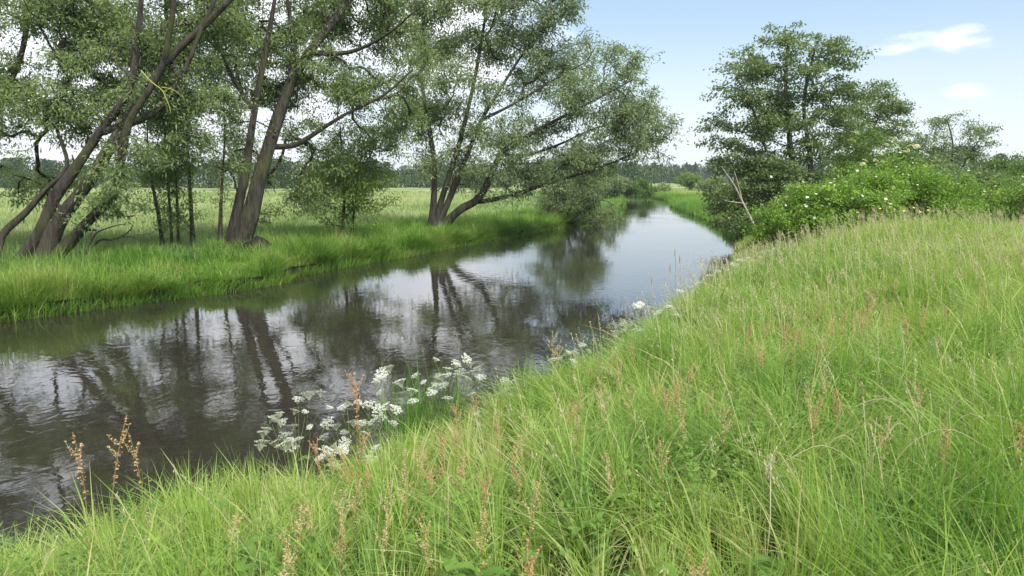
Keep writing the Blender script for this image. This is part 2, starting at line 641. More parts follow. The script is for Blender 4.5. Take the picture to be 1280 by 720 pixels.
def far_bank_grass():
    p = np.vstack([strip_points(LP, 0, 5.0, lambda y: 300 if y < 40 else (110 if y < 60 else 40), 'left', 8, 125),
                   strip_points(LP, .02, 1.25, lambda y: 330 if y < 40 else (120 if y < 60 else 40), 'left', 8, 125),
                   strip_points(LP, .02, .45, lambda y: 500 if y < 40 else (200 if y < 60 else 60), 'left', 8, 125)])
    X, Y = p.T
    z, ins, dl, dr, isl = ground(X, Y, True)
    ok = (~ins) & isl & (dl > .02)
    X, Y, z, dl = X[ok], Y[ok], z[ok], dl[ok]
    n = len(X)
    H = (.38 + .22 * fnoise(X, Y, 1.4) + .12 * fnoise(X, Y + 20, .5)) * rng.uniform(.6, 1.4, n)
    H *= 1 + .35 * (1 - smooth(.2, 1.2, dl))
    keep = z > .01
    X, Y, z, dl, H = X[keep], Y[keep], z[keep], dl[keep], H[keep]
    n = len(X)
    H = np.clip(H, .12, 1.0)
    W = rng.uniform(.012, .022, n) * (1 + .012 * np.maximum(0, Y - 20))
    T = .48 + .2 * fnoise(X - 4, Y, 2.0) + .12 * fnoise(X, Y, .7) + rng.normal(0, .1, n)
    T = np.clip(np.where(rng.random(n) < .04, .05, T), 0, 1)
    # towards the water the blades hang over the edge
    az = rng.uniform(0, 6.28, n)
    hang = z < .30
    az = np.where(hang, -.5 + rng.normal(0, .7, n), az)
    bend = np.clip(rng.normal(.45, .25, n) + np.where(hang, .45, 0), .05, 1.6)
    tag(blades('bank_grass', M['bank_grass'], X, Y, z, H, W, T, bend, az), kind='stuff')


far_bank_grass()


def margin_sedge():
    """sedge standing along the far waterline"""
    p = strip_points(LP, -.35, 1.3, lambda y: 520 if y < 40 else (200 if y < 60 else 60), 'left', 8, 110)
    X, Y = p.T
    z, ins, dl, dr, isl = ground(X, Y, True)
    ok = isl & (z > -.26) & (z < .2) & (rng.random(len(X)) < np.clip(.75 + .7 * fnoise(X, Y, 1.5), .12, 1))
    X, Y, z = X[ok], Y[ok], np.maximum(z[ok], -.05)
    n = len(X)
    H = np.clip((.40 + .16 * fnoise(X + 5, Y, .9)) * rng.uniform(.55, 1.35, n), .12, .85)
    W = rng.uniform(.012, .022, n) * (1 + .012 * np.maximum(0, Y - 20))
    T = np.clip(.5 + .2 * fnoise(X, Y - 7, 1.8) + rng.normal(0, .12, n), 0, 1)
    az = -.5 + rng.normal(0, 1.2, n)
    tag(blades('margin_sedge', M['bank_grass'], X, Y, z, H, W, T, np.clip(rng.normal(.55, .3, n), .05, 1.5), az), kind='stuff')


margin_sedge()


def meadow_grass():
    n0 = 150000
    Y = 18 + 100 * rng.random(n0) ** 1.8
    X = rng.uniform(-1, .32, n0) * (Y * .72 + 6)
    z, ins, dl, dr, isl = ground(X, Y, True)
    ok = (~ins) & isl & (dl > 3.0)
    X, Y, z = X[ok], Y[ok], z[ok]
    n = len(X)
    H = np.clip((.34 + .1 * fnoise(X, Y, 3.0)) * rng.uniform(.6, 1.4, n), .1, .8)
    W = rng.uniform(.014, .026, n) * (1 + .022 * np.maximum(0, Y - 25))
    T = np.clip(.42 + .28 * fnoise(X, Y * .6, 7.0) + .5 * (1 - smooth(2.5, 17, dl[ok] + 3 * fnoise(X, Y, 4.0))) + rng.normal(0, .14, n), 0, 1)
    az = rng.uniform(0, 6.28, n)
    bend = np.clip(rng.normal(.4, .25, n), .05, 1.2)
    tag(blades('meadow_grass', M['meadow'], X, Y, z, H, W, T, bend, az, 2), kind='stuff')
    # the low right bank further up the river
    p = strip_points(RP, 0, 9.0, lambda y: 34, 'right', 44, 120)
    X, Y = p.T
    z, ins, dl, dr, isl = ground(X, Y, True)
    ok = (~ins) & (~isl)
    X, Y, z, dr = X[ok], Y[ok], z[ok], dr[ok]
    n = len(X)
    H = np.clip(.5 * rng.uniform(.6, 1.4, n), .1, 1.0)
    W = rng.uniform(.03, .06, n)
    T = np.clip(.55 - .35 * smooth(1.5, 7, dr) + .15 * fnoise(X, Y, 5) + rng.normal(0, .1, n), 0, 1)
    tag(blades('waterside_grass', M['bank_grass'], X, Y, z, H, W, T, np.clip(rng.normal(.4, .25, n), .05, 1.2), rng.uniform(0, 6.28, n), 2), kind='stuff')


meadow_grass()


def seed_heads():
    """flowering grass stalks over the near bank"""
    pts = scatter_polar([(2.2, 5, 13), (5, 9, 30), (9, 16, 26), (16, 27, 12)], radians(44))
    X, Y, R = pts.T
    z, ins, dl, dr, isl = ground(X, Y, True)
    dens = .5 + .5 * fnoise(X + 9, Y, 2.6) + .3 * smooth(7, 16, R)
    ok = (~ins) & (~isl) & (dr > np.where(R < 8, 2.3, 1.0)) & (rng.random(len(X)) < np.clip(dens, .05, 1))
    X, Y, R, z = X[ok], Y[ok], R[ok], z[ok]
    n = len(X)
    mb = MB()
    H = rng.uniform(.42, .78, n)
    az = 2.4 + rng.normal(0, .9, n)
    bend = rng.uniform(.1, .5, n)
    wr = .0028 * (1 + .07 * np.maximum(0, R - 3))
    ts = np.array([0, .4, .75, 1.0])
    d = np.stack([np.cos(az), np.sin(az), np.zeros(n)], -1)
    side = np.stack([-np.sin(az), np.cos(az), np.zeros(n)], -1)
    def at(t):
        c = np.stack([X, Y, z], -1) + d * (H * bend * t ** 2)[:, None]
        c[:, 2] += H * t * (1 - .3 * bend * t)
        return c
    V = np.zeros((n, 4, 2, 3))
    for k, t in enumerate(ts):
        c = at(np.full(n, t))
        V[:, k, 0] = c - side * wr[:, None] / 2
        V[:, k, 1] = c + side * wr[:, None] / 2
    b = (np.arange(n) * 8)[:, None]
    k = np.arange(3)[None] * 2
    Q = np.stack([b + k, b + k + 1, b + k + 3, b + k + 2], -1).reshape(-1, 4)
    tint = rng.uniform(0, 1, n)
    mb.add(V.reshape(-1, 3), Q, None, np.repeat(.6 + .4 * tint, 3))
    m = 16
    fluffy = rng.uniform(.3, 1.0, n)
    for q in range(m):
        t = rng.uniform(.76, 1.03, n)
        c = at(t)
        o = rng.normal(0, 1, (n, 3)) * (.016 * fluffy * (1.1 - (t - .76) * 2.6).clip(.2, 1.2) * (1 + .03 * R))[:, None]
        c = c + o
        a = nrm(rng.normal(0, .5, (n, 3)) + np.array([0, 0, 1.0]) + d * .4)
        s = nrm(np.cross(a, rng.normal(0, 1, (n, 3))))
        L = rng.uniform(.010, .022, n) * (1 + .05 * R)
        W = L * .3
        V = np.stack([c - a * (L / 2)[:, None], c + s * (W / 2)[:, None], c + a * (L / 2)[:, None], c - s * (W / 2)[:, None]], 1)
        mb.add(V.reshape(-1, 3), np.arange(n * 4).reshape(n, 4), None, np.clip(tint * .9 + rng.normal(0, .08, n), 0, 1))
    tag(mb.build('flowering_grass', M['seed']), kind='stuff')


seed_heads()


def herbs():
    """small leafy meadow herbs between the blades"""
    pts = scatter_polar([(2.0, 5, 170), (5, 9, 100), (9, 15, 45)], radians(44))
    X, Y, R_ = pts.T
    z, ins, dl, dr, isl = ground(X, Y, True)
    dens = .35 + .75 * fnoise(X + 19, Y + 3, .8)
    ok = (~ins) & (~isl) & (dr > .6) & (rng.random(len(X)) < np.clip(dens, .04, 1))
    X, Y, R_, z = X[ok], Y[ok], R_[ok], z[ok]
    n = len(X)
    mb = MB()
    H = rng.uniform(.16, .46, n)
    tint = np.clip(.5 + .2 * fnoise(X, Y, .5) + rng.normal(0, .18, n), 0, 1)
    ang0 = rng.uniform(0, 6.28, n)
    lx, ly = rng.normal(0, .12, n), rng.normal(0, .12, n)
    size = rng.uniform(.018, .045, n) * (1 + .03 * R_)
    for q in range(11):
        t = (q + 1) / 11
        a = ang0 + q * 2.4 + rng.normal(0, .3, n)
        d = np.stack([np.cos(a), np.sin(a), rng.normal(.25, .35, n)], -1)
        sd_ = np.stack([-np.sin(a), np.cos(a), rng.normal(0, .25, n)], -1)
        c = np.stack([X + lx * t * H, Y + ly * t * H, z + H * (.3 + .7 * t)], -1)
        Ls = (size * (1.25 - .7 * t))[:, None]
        V = np.stack([c, c + d * Ls * .55 + sd_ * Ls * .28, c + d * Ls * 1.15, c + d * Ls * .55 - sd_ * Ls * .28], 1)
        mb.add(V.reshape(-1, 3), np.arange(n * 4).reshape(n, 4), None, np.clip(tint + rng.normal(0, .08, n), 0, 1))
    tag(mb.build('meadow_herbs', M['herb']), kind='stuff')


M['herb'] = leaf_mat('herb_leaf', [(0, (.085, .17, .045)), (.5, (.15, .26, .05)), (1, (.26, .35, .08))], .4, None, .6, .15)
herbs()


# ------------------------------------------------------------------ trees
def leaf_quads(pos, L, W, droop, up, out_dir):
    n = len(pos)
    a = nrm(rng.normal(0, .6, (n, 3)) + out_dir * .5 + np.array([0, 0, -droop]))
    nv = nrm(rng.normal(0, .6, (n, 3)) + np.array([0, 0, up]))
    s = nrm(np.cross(a, nv))
    ll = (L * np.clip(rng.lognormal(-.05, .32, n), .45, 1.9))[:, None]
    ww = (W * rng.uniform(.7, 1.2, n))[:, None]
    V = np.stack([pos, pos + a * ll * .42 + s * ww / 2, pos + a * ll, pos + a * ll * .42 - s * ww / 2], 1)
    return V.reshape(-1, 3)


def grow(stems, targets, r_tip=.007, fwd=.7, wob=.05, cap_len=None):
    """branches from the stems to every target; returns the chains and the stem each belongs to"""
    nodes, dirs, par, own = [], [], [], []
    stem_nodes = []
    for si, (pts, r0, r1) in enumerate(stems):
        t = nrm(np.gradient(pts, axis=0))
        ids = []
        for k in range(len(pts)):
            par.append(len(nodes) - 1 if k else -1)
            nodes.append(pts[k]); dirs.append(t[k]); own.append(si)
            ids.append(len(nodes) - 1)
        stem_nodes.append(ids)
    cap = len(nodes) + len(targets) * 8 + 10
    NP = np.zeros((cap, 3)); ND = np.zeros((cap, 3))
    n = len(nodes)
    NP[:n], ND[:n] = nodes, dirs
    usable = np.zeros(cap, bool)
    for ids in stem_nodes:
        usable[ids[int(len(ids) * .22):]] = True
    d0 = np.min(np.linalg.norm(targets[:, None] - NP[None, :n], axis=2), axis=1)
    chains = []
    for ti in np.argsort(d0):
        q = targets[ti]
        dv = q - NP[:n]
        dist = np.linalg.norm(dv, axis=1)
        cosv = np.sum(dv * ND[:n], axis=1) / np.maximum(dist, 1e-6)
        cost = dist * (1 + fwd * (1 - cosv)) + np.where(usable[:n], 0, 1e6)
        b = int(np.argmin(cost))
        L = dist[b]
        m = int(np.clip(math.ceil(L / .45), 2, 7))
        u = (np.arange(1, m + 1) / m)[:, None]
        p0, p3 = NP[b], q
        p1 = p0 + ND[b] * L * .35
        p2 = p3 - nrm((p3 - p0) + np.array([0, 0, .25 * L])) * L * .3
        pts = (1 - u) ** 3 * p0 + 3 * u * (1 - u) ** 2 * p1 + 3 * u ** 2 * (1 - u) * p2 + u ** 3 * p3
        pts[:-1] += rng.normal(0, wob * min(L, 1.2), (m - 1, 3))
        ids = [b]
        prev = b
        for k in range(m):
            NP[n] = pts[k]
            pd = pts[k] - NP[prev]
            ND[n] = pd / max(np.linalg.norm(pd), 1e-6)
            par.append(prev); own.append(own[b]); usable[n] = True
            prev = n
            ids.append(n)
            n += 1
        chains.append(ids)
    load = np.zeros(n)
    for ids in chains:
        load[ids[-1]] += 1
    for k in range(n - 1, -1, -1):
        if par[k] >= 0:
            load[par[k]] += load[k]
    rad = r_tip * np.maximum(load, 1) ** .47
    return NP[:n], rad, chains, own, stem_nodes


TREES = []


def tree(name, label, cat, Y, stems, blobs, leaf, n_targets, n_leaves, leaf_size, group=None, bark='bark', clump=.42, flat=.6,
         droop=.35, up=.6, seed=1, tint=(.5, .18), base_px=None, r_tip=.007, drift=1.5, parent_name='trunk', fwd=.7, core=.35, base_xy=None, smoothness=.06, spray=6, spread_m=.34, behind=0.0):
    """blobs: (px, py, depth offset m, half width px, half height px[, half depth m, weight])"""
    global rng
    keep = rng
    rng = np.random.default_rng(seed * 101 + 5)
    mpp = Y / F
    st = []
    for pts, r0, r1 in stems:
        end = rng.uniform(-drift, drift)
        q = []
        for k, pt in enumerate(pts):
            dy = pt[2] if len(pt) > 2 else end * (k / max(1, len(pts) - 1)) ** 1.5
            q.append(P(pt[0], pt[1], Y + dy))
        q = np.array(q)
        if len(pts[0]) > 3 and st:             # a limb that leaves an earlier stem: start it inside that stem
            best = min(((np.hypot(a_[:, 0] - q[0][0], a_[:, 2] - q[0][2]).min(), k_) for k_, (a_, _, _) in enumerate(st)))[1]
            a_ = st[best][0]
            nn_ = a_[np.argmin(np.hypot(a_[:, 0] - q[0][0], a_[:, 2] - q[0][2]))]
            q = q + np.array([0, nn_[1] - q[0][1], 0])
            q[0] = nn_
        g = gz(q[0][0], q[0][1])
        if q[0][2] > g - .15 and len(pts[0]) < 4:
            q = np.vstack([[q[0][0] - (q[1][0] - q[0][0]) * .15, q[0][1], g - .25], q]) if q[0][2] > g + .15 else np.vstack([[q[0][0], q[0][1], g - .25], q[1:]])
        st.append((catmull(q, .3), r0, r1))
    base = np.array([st[0][0][0][0], st[0][0][0][1], 0.0])
    base[2] = gz(base[0], base[1])
    root = thing(name, base, label, cat, group)
    # targets
    w = np.array([(b[6] if len(b) > 6 else 1.0) * (b[3] * b[4]) ** .75 * 1.0 for b in blobs])
    cnt = np.maximum(2, (w / w.sum() * n_targets)).astype(int)
    tg = []
    for b, c in zip(blobs, cnt):
        ctr = P(b[0], b[1], Y + b[2] + behind)
        rad = np.array([b[3] * mpp, (b[5] if len(b) > 5 and b[5] else b[3] * mpp), b[4] * mpp])
        nc = max(2, int(round(c / spray)))
        v = nrm(rng.normal(size=(nc, 3))) * (core + (1 - core) * rng.random((nc, 1)) ** .5)
        cc = (ctr + v * rad)[rng.integers(0, nc, c)]
        tg.append(cc + np.clip(rng.normal(0, 1, (c, 3)), -1.7, 1.7) * np.array([1, 1, .7]) * spread_m)
    tg = np.concatenate(tg)
    gt = ground(tg[:, 0], tg[:, 1])
    tg = tg[tg[:, 2] > np.maximum(gt, 0) + .12]
    NP, rad, chains, own, stem_nodes = grow(st, tg, r_tip, fwd, smoothness)
    for si, (pts, r0, r1) in enumerate(st):
        mb = MB()
        t = np.linspace(0, 1, len(pts))
        r = r0 + (r1 - r0) * t ** .62
        r = r * (1 + (0 if len(stems[si][0][0]) > 3 else .25) * np.exp(-t * len(pts) * .3 / .5))
        ids = stem_nodes[si]
        mb.tube(pts, r, 14, .15)
        for kk in range(rng.integers(1, 4)):      # broken stubs
            i_ = rng.integers(int(len(pts) * .12), max(int(len(pts) * .12) + 1, int(len(pts) * .5)))
            dv = nrm(rng.normal(size=3) + np.array([0, 0, .5]))
            mb.tube([pts[i_], pts[i_] + dv * r[i_] * 1.5, pts[i_] + dv * r[i_] * rng.uniform(1.8, 4)], [r[i_] * .35, r[i_] * .22, r[i_] * .12], 6, .15)
        rlim = {i_: rr for i_, rr in zip(ids, r)}
        for ch in chains:
            if own[ch[0]] != si:
                continue
            rr = rad[ch].copy()
            rr[0] = min(rr[1] * 1.15, rlim.get(ch[0], 9) * .8)
            rr = np.minimum(rr, rlim.get(ch[0], 9) * .8)
            mb.tube(NP[ch], rr, 6 if rr[0] > .03 else 4, 0, cap=False)
        mb.build(parent_name, M[bark], root, smooth=True, off=base)
    # leaves
    pos, outd, tt = [], [], []
    for ch in chains:
        tip = NP[ch[-1]]
        back = NP[ch[-2]]
        k = max(3, int(n_leaves * rng.uniform(.45, 1.5)))
        f = rng.random(k)[:, None]
        ctr = tip + (back - tip) * f * .8
        spread = nrm(rng.normal(size=(k, 3))) * (1.75 * rng.random((k, 1)) ** .5) * np.array([1, 1, flat]) * clump * rng.uniform(.6, 1.25)
        spread *= (.55 + .45 * (1 - f))
        pos.append(ctr + spread)
        outd.append(nrm(spread + (tip - back) * .6))
        tt.append(np.clip(tint[0] + rng.normal(0, tint[1]) + rng.normal(0, .12, k), 0, 1))
    pos, outd, tt = np.concatenate(pos), np.concatenate(outd), np.concatenate(tt)
    ok = pos[:, 2] > .05
    pos, outd, tt = pos[ok], outd[ok], tt[ok]
    V = leaf_quads(pos, leaf_size[0], leaf_size[1], droop, up, outd)
    me = mesh_from('crown', V - base, np.arange(len(V)).reshape(-1, 4), None, tt)
    link('crown', me, M[leaf], root)
    TREES.append((name, len(pos)))
    rng = keep
    return root, tg, base


# --- trees of the far (left) bank
tree('willow_tree', 'willow at the edge of the picture with one thin bare limb rising into open sky', 'tree', 24.5,
     [([(-70, 335), (-50, 240), (-20, 170), (8, 115), (26, 70), (34, 30), (44, -20), (55, -80)], .17, .05),
      ([(-75, 335), (-90, 220), (-100, 100), (-95, -40)], .25, .07)],
     [(15, 10, 0, 50, 30), (60, -50, 0, 70, 40, 0, .5), (-90, 0, 0, 90, 60), (-60, 110, 0, 60, 50, 0, .6), (20, 90, .5, 30, 14, 0, .6), (70, 15, 1, 40, 22), (-100, -120, 0, 110, 60, 0, .35), (0, 155, 0, 40, 20, 0, .5)],
     'willow', 350, 80, (.135, .046), seed=11, r_tip=.0085, clump=.33)

tree('willow_tree', 'old many stemmed willow with four thick grey trunks leaning over from one root', 'tree', 23.5,
     [([(18, 337), (50, 290), (68, 247), (95, 210), (125, 165), (160, 115), (172, 50), (178, -10), (190, -90)], .23, .05),
      ([(52, 328), (72, 280), (104, 236), (140, 180), (172, 130), (215, 70), (262, 25), (310, -25), (360, -90)], .27, .05),
      ([(58, 333), (85, 306), (118, 268), (141, 245), (150, 205), (163, 150), (200, 90), (215, 20), (220, -60)], .20, .05),
      ([(-6, 325), (2, 296), (30, 268), (58, 236), (84, 206), (70, 150), (90, 90)], .14, .03),
      ([(125, 165, 0, 1), (175, 150), (205, 130), (232, 85), (250, 40), (268, 0), (290, -60)], .12, .04)],
     [(95, 140, -.5, 60, 42, 0, .7), (50, 150, -.8, 55, 35, 0, .5), (150, 60, 0, 70, 50, 0, 1.4), (215, 55, .4, 60, 50, 0, 1.4), (260, 10, .5, 60, 50, 0, 1.4), (100, 10, 0, 60, 45, 0, 1.4), (110, -60, 0, 110, 55, 0, .2),
      (240, -80, .5, 110, 60, 0, .2), (190, 130, -.8, 50, 40), (135, 190, -1.6, 40, 26, 0, .45), (240, 190, .5, 40, 25, 0, .25), (20, 205, .5, 40, 18, 0, .15), (160, 215, -2.6, 22, 20, 0, .6), (60, 205, 0, 50, 20, 0, .15), (10, 180, 0, 45, 30, 0, .4), (150, 245, -1.5, 20, 18, 0, .9), (60, 228, 2, 60, 16, 0, .6), (245, 120, 0, 35, 40),
      (215, 165, -.5, 30, 25, 0, .6), (30, 120, 0, 60, 30)],
     'willow', 1060, 84, (.135, .046), seed=12, behind=1.7, r_tip=.0105, spread_m=.5, spray=9, droop=.5, clump=.35)

tree('willow_tree', 'tall dark willow with a forked trunk leaning over the tussocky waterside', 'tree', 28.0,
     [([(291, 313), (312, 270), (325, 220), (341, 170), (361, 110), (386, 66), (420, 22), (455, -30), (490, -100)], .37, .06),
      ([(283, 309), (298, 258), (308, 205), (318, 140), (331, 70), (346, -20), (355, -110)], .22, .04),
      ([(340, 178, 0, 1), (362, 182), (384, 171), (430, 142), (478, 118), (515, 85)], .11, .03),
      ([(361, 112, 0, 1), (364, 60), (356, 5), (350, -60)], .12, .04),
      ([(384, 70, 0, 1), (430, 62), (478, 40), (520, 5)], .11, .03),
      ([(318, 140, 0, 1), (290, 95), (268, 50), (250, -10)], .10, .03)],
     [(330, 40, 0, 55, 50, 0, 1.4), (390, 10, 0, 60, 50, 0, 1.4), (450, 30, .5, 55, 45, 0, 1.4), (400, 105, -.6, 45, 35), (450, 125, 0, 40, 30), (490, 95, 0, 35, 35), (420, -70, 0, 110, 55, 0, .2), (310, -70, 0, 80, 60, 0, .2),
      (285, 60, .5, 40, 50), (300, 125, 0, 35, 40), (345, 130, .6, 30, 35, 0, .5), (385, 190, -.6, 45, 25, 0, .7), (295, 190, .8, 35, 30, 0, .35), (375, 245, .5, 24, 24, 0, .8), (330, 262, 1.2, 22, 16, 0, .3), (340, 230, .5, 30, 20, 0, .2), (480, 10, .5, 50, 45), (270, 190, 0, 30, 35, 0, .35),
      (500, -50, 0, 60, 50, 0, .5), (500, 150, 1.5, 35, 22)],
     'willow', 1000, 84, (.14, .048), seed=13, behind=1.7, r_tip=.0105, spread_m=.5, spray=9, droop=.5, clump=.37)

tree('willow_tree', 'spreading grey green willow whose lowest limb reaches far out over the river', 'tree', 37.5,
     [([(548, 287), (578, 258), (613, 250), (645, 243), (674, 233), (726, 217), (776, 199), (810, 182)], .19, .025),
      ([(551, 285), (575, 262), (601, 245), (626, 193), (652, 174), (690, 153), (742, 126), (790, 100)], .26, .03),
      ([(547, 284), (563, 245), (582, 200), (602, 150), (626, 110), (652, 70), (684, 28)], .21, .03),
      ([(538, 286), (543, 232), (540, 182), (531, 130), (526, 80), (530, 20), (540, -50)], .18, .04),
      ([(543, 284), (556, 236), (576, 172), (591, 110), (602, 50), (612, -15), (620, -60)], .19, .04),
      ([(626, 193, 0, 1), (655, 195), (700, 180), (745, 160), (800, 150)], .09, .025),
      ([(602, 150, 0, 1), (640, 130), (690, 100), (735, 75)], .09, .025)],
     [(600, 20, 0, 55, 45), (660, 30, 0, 50, 35), (710, 60, 0, 45, 38), (752, 95, 0, 45, 35), (790, 130, 0, 38, 30), (805, 170, 0, 28, 28), (770, 165, 0, 40, 28), (560, 50, 0, 45, 60),
      (540, 120, 0, 30, 55), (575, 130, -1.5, 35, 50), (640, 90, 1, 60, 40), (690, 115, -1, 50, 35), (600, 190, -1.5, 45, 40), (640, 160, 0, 45, 30, 0, .8), (700, 165, 0, 45, 28, 0, .8), (570, 215, -1, 45, 28, 0, .8),
      (600, -50, 0, 90, 50, 0, .5), (545, -10, 0, 50, 50), (660, 205, 0, 40, 18, 0, .9), (720, 200, 0, 40, 20, 0, 1.2), (765, 200, 0, 34, 16, 0, 1.2), (690, 222, 0, 34, 12, 0, .9), (630, 225, 0, 30, 14, 0, .6), (790, 155, 0, 34, 26), (512, 170, 0, 22, 40, 0, .7), (690, -20, 0, 50, 40), (815, 195, 0, 18, 12)],
     'willow_grey', 1380, 74, (.165, .06), seed=14, behind=.8, r_tip=.0105, clump=.45, spread_m=.6, spray=9, droop=.5, tint=(.5, .2))

tree('willow_bush', 'round grey willow bush trailing its branches into the water beyond the spreading willow', 'bush', 50.0,
     [([(704, 283), (715, 255), (725, 235), (735, 215)], .10, .03), ([(700, 283), (695, 250), (690, 225)], .08, .03), ([(708, 283), (730, 262), (752, 250), (764, 255)], .07, .02)],
     [(715, 232, 0, 38, 32), (742, 248, 0, 28, 28), (695, 225, 0, 25, 25), (733, 215, 0, 30, 22), (700, 255, -.5, 26, 22), (752, 268, 0, 16, 12)],
     'willow_grey', 380, 90, (.15, .05), seed=15, clump=.45, tint=(.4, .2), drift=.8)

for q, (bx, by, tx, ty, hw, lab) in enumerate([
        (204, 309, 186, 205, 24, 'slender sapling leaning away from its neighbours beside the many stemmed willow'),
        (215, 309, 208, 200, 18, 'thinnest straight sapling second in the row behind the waterside grass'),
        (223, 309, 219, 190, 18, 'straight sapling third in the row between the two dark willows'),
        (241, 309, 234, 175, 24, 'stoutest of the upright saplings between the two dark willows'),
        (274, 305, 281, 170, 22, 'upright sapling standing close behind the forked dark willow')]):
    mx_ = (bx + tx) / 2
    tree('alder_sapling', lab, 'sapling', 27.5 + .35 * q,
         [([(bx, by), (bx + (tx - bx) * .35, by + (ty - by) * .4), (tx, ty), (tx - 2, ty - 50)], (.085, .065, .065, .11, .09)[q], .025)],
         [(tx, ty + 25, 0, hw, 24), (bx, by - 48, 0, hw * .9, 16, 0, .6), (bx - 4, by - 26, 0, hw * .6, 9, 0, .25), (tx - 4, ty - 25, 0, hw, 32), (tx + 6, ty + 5, 0, hw * 1.1, 22)],
         'fresh' if q in (1, 3) else 'willow', 56, 62, (.10, .045), group='saplings between the willows', bark='bark_dark', seed=21 + q, clump=.34, tint=(.45, .15), drift=.5)

tree('young_tree', 'young pale green tree with a leafy low crown between the big willows', 'tree', 32.0,
     [([(428, 291), (430, 250), (428, 200), (425, 160)], .09, .03)],
     [(420, 165, 0, 32, 30), (400, 205, 0, 28, 28), (445, 200, 0, 32, 32), (430, 245, 0, 35, 25), (395, 255, 0, 20, 18), (420, 225, -.5, 25, 20), (405, 270, 0, 18, 12, 0, .7), (445, 265, 0, 26, 14, 0, .7), (470, 245, 0, 22, 18)],
     'fresh', 190, 70, (.13, .05), seed=31, spread_m=.45, clump=.40, bark='bark_dark', tint=(.4, .17), drift=.5)
tree('young_tree', 'second slim young tree growing against the pale green one', 'tree', 32.6,
     [([(440, 289), (444, 250), (450, 205), (455, 175)], .07, .025)],
     [(458, 185, 0, 25, 28), (470, 220, 0, 20, 20), (450, 235, 0, 20, 20), (478, 170, 0, 18, 16)],
     'fresh', 90, 70, (.13, .05), seed=32, spread_m=.45, clump=.34, bark='bark_dark', tint=(.5, .17), drift=.5)

# --- trees and shrubs of the near (right) bank
tree('alder_tree', 'tall alder in tiers of dark foliage hanging over the water', 'tree', 37.0,
     [([(1003, 300), (994, 235), (985, 150), (982, 95), (986, 45)], .24, .05), ([(1012, 300), (1013, 205), (1005, 130), (1018, 62)], .2, .05),
      ([(998, 298), (966, 215), (946, 150), (928, 108)], .14, .04), ([(992, 298), (950, 275), (915, 250), (895, 262)], .10, .03), ([(1015, 298), (1045, 240), (1060, 190)], .14, .04)],
     [(1008, 52, 0, 34, 24), (970, 70, 0, 36, 26), (945, 85, 0, 30, 22), (922, 100, 0, 20, 18), (1045, 85, 0, 28, 20), (1015, 100, 0, 40, 22), (930, 128, 0, 32, 14), (902, 158, 0, 30, 9),
      (960, 130, 0, 34, 14), (1040, 130, 0, 34, 22), (985, 170, 0, 55, 22, 0, 1.2), (1045, 175, 0, 40, 25, 0, 1.2), (920, 185, 0, 28, 11), (895, 205, 0, 18, 8), (960, 205, 0, 45, 20, 0, 1.3), (1015, 215, 0, 55, 24, 0, 1.3),
      (935, 235, 0, 38, 24, 0, 1.3), (915, 262, -.5, 24, 20, 0, 1.2), (975, 250, -1, 50, 28, 0, 1.3), (1030, 250, 0, 50, 25), (945, 278, -1, 30, 12), (1075, 205, 0, 35, 22), (990, 110, 0, 40, 30, 0, .7), (1000, 150, 1, 70, 30, 0, .6), (955, 170, 0, 55, 22, 0, .8), (1065, 135, 1, 25, 25, 0, .6), (930, 215, 0, 40, 20), (905, 240, 0, 26, 18), (1090, 235, 1, 40, 25)],
     'alder', 1030, 64, (.13, .085), seed=41, clump=.42, flat=.36, spread_m=.46, bark='bark_dark', tint=(.48, .17), droop=.15, up=.9, drift=1.0)

tree('alder_tree', 'smaller alder behind the tall one with a round feathery top', 'tree', 43.0,
     [([(1075, 270), (1080, 215), (1088, 170), (1106, 132)], .13, .04), ([(1078, 270), (1070, 200), (1068, 160)], .1, .03)],
     [(1108, 124, 0, 26, 12), (1090, 145, 0, 30, 14), (1122, 145, 0, 18, 10), (1075, 165, 0, 26, 16), (1105, 172, 0, 24, 14), (1085, 200, 0, 34, 18)],
     'alder', 220, 80, (.12, .08), seed=42, clump=.42, flat=.45, bark='bark_dark', tint=(.5, .17), droop=.15, up=.9, drift=.6)

tree('alder_tree', 'thin open crowned tree standing behind the white flowered bushes', 'tree', 47.0,
     [([(1186, 260), (1188, 215), (1191, 180), (1184, 150)], .12, .035), ([(1184, 260), (1172, 205), (1150, 180)], .08, .03), ([(1190, 260), (1205, 205), (1222, 186)], .08, .03)],
     [(1185, 156, 0, 32, 9), (1200, 170, 0, 36, 9), (1150, 172, 0, 28, 9), (1160, 185, 0, 30, 8), (1222, 183, 0, 24, 7), (1190, 190, 0, 36, 8), (1215, 198, 0, 24, 7), (1135, 190, 0, 20, 9)],
     'alder', 210, 52, (.12, .07), seed=43, clump=.40, flat=.4, bark='bark_dark', tint=(.45, .17), droop=.15, up=.9, drift=.6)


def blossoms(root, base, tg, n, mesh, mat, seed, up=.5, push=.35):
    r = np.random.default_rng(seed)
    # on the side of the crown that is not buried
    c = tg.mean(0)
    sc_ = (tg[:, 2] - c[2]) * 1.0 - (tg[:, 1] - c[1]) * .6 + r.normal(0, .35, len(tg))
    pick = np.argsort(-sc_)[:max(n * 2, 8)]
    pick = r.choice(pick, size=min(n, len(pick)), replace=False)
    for i_ in pick:
        p = tg[i_] + r.normal(0, .15, 3) + np.array([0, -push * .6, push * .7])
        o = bpy.data.objects.new('blossom', mesh)
        COL.objects.link(o)
        o.parent = root
        o.location = tuple(p - base)
        o.rotation_euler = (r.uniform(.1, .9), r.uniform(-.4, .4), r.uniform(0, 6.28))
        s = r.uniform(.55, .95)
        o.scale = (s, s, s)


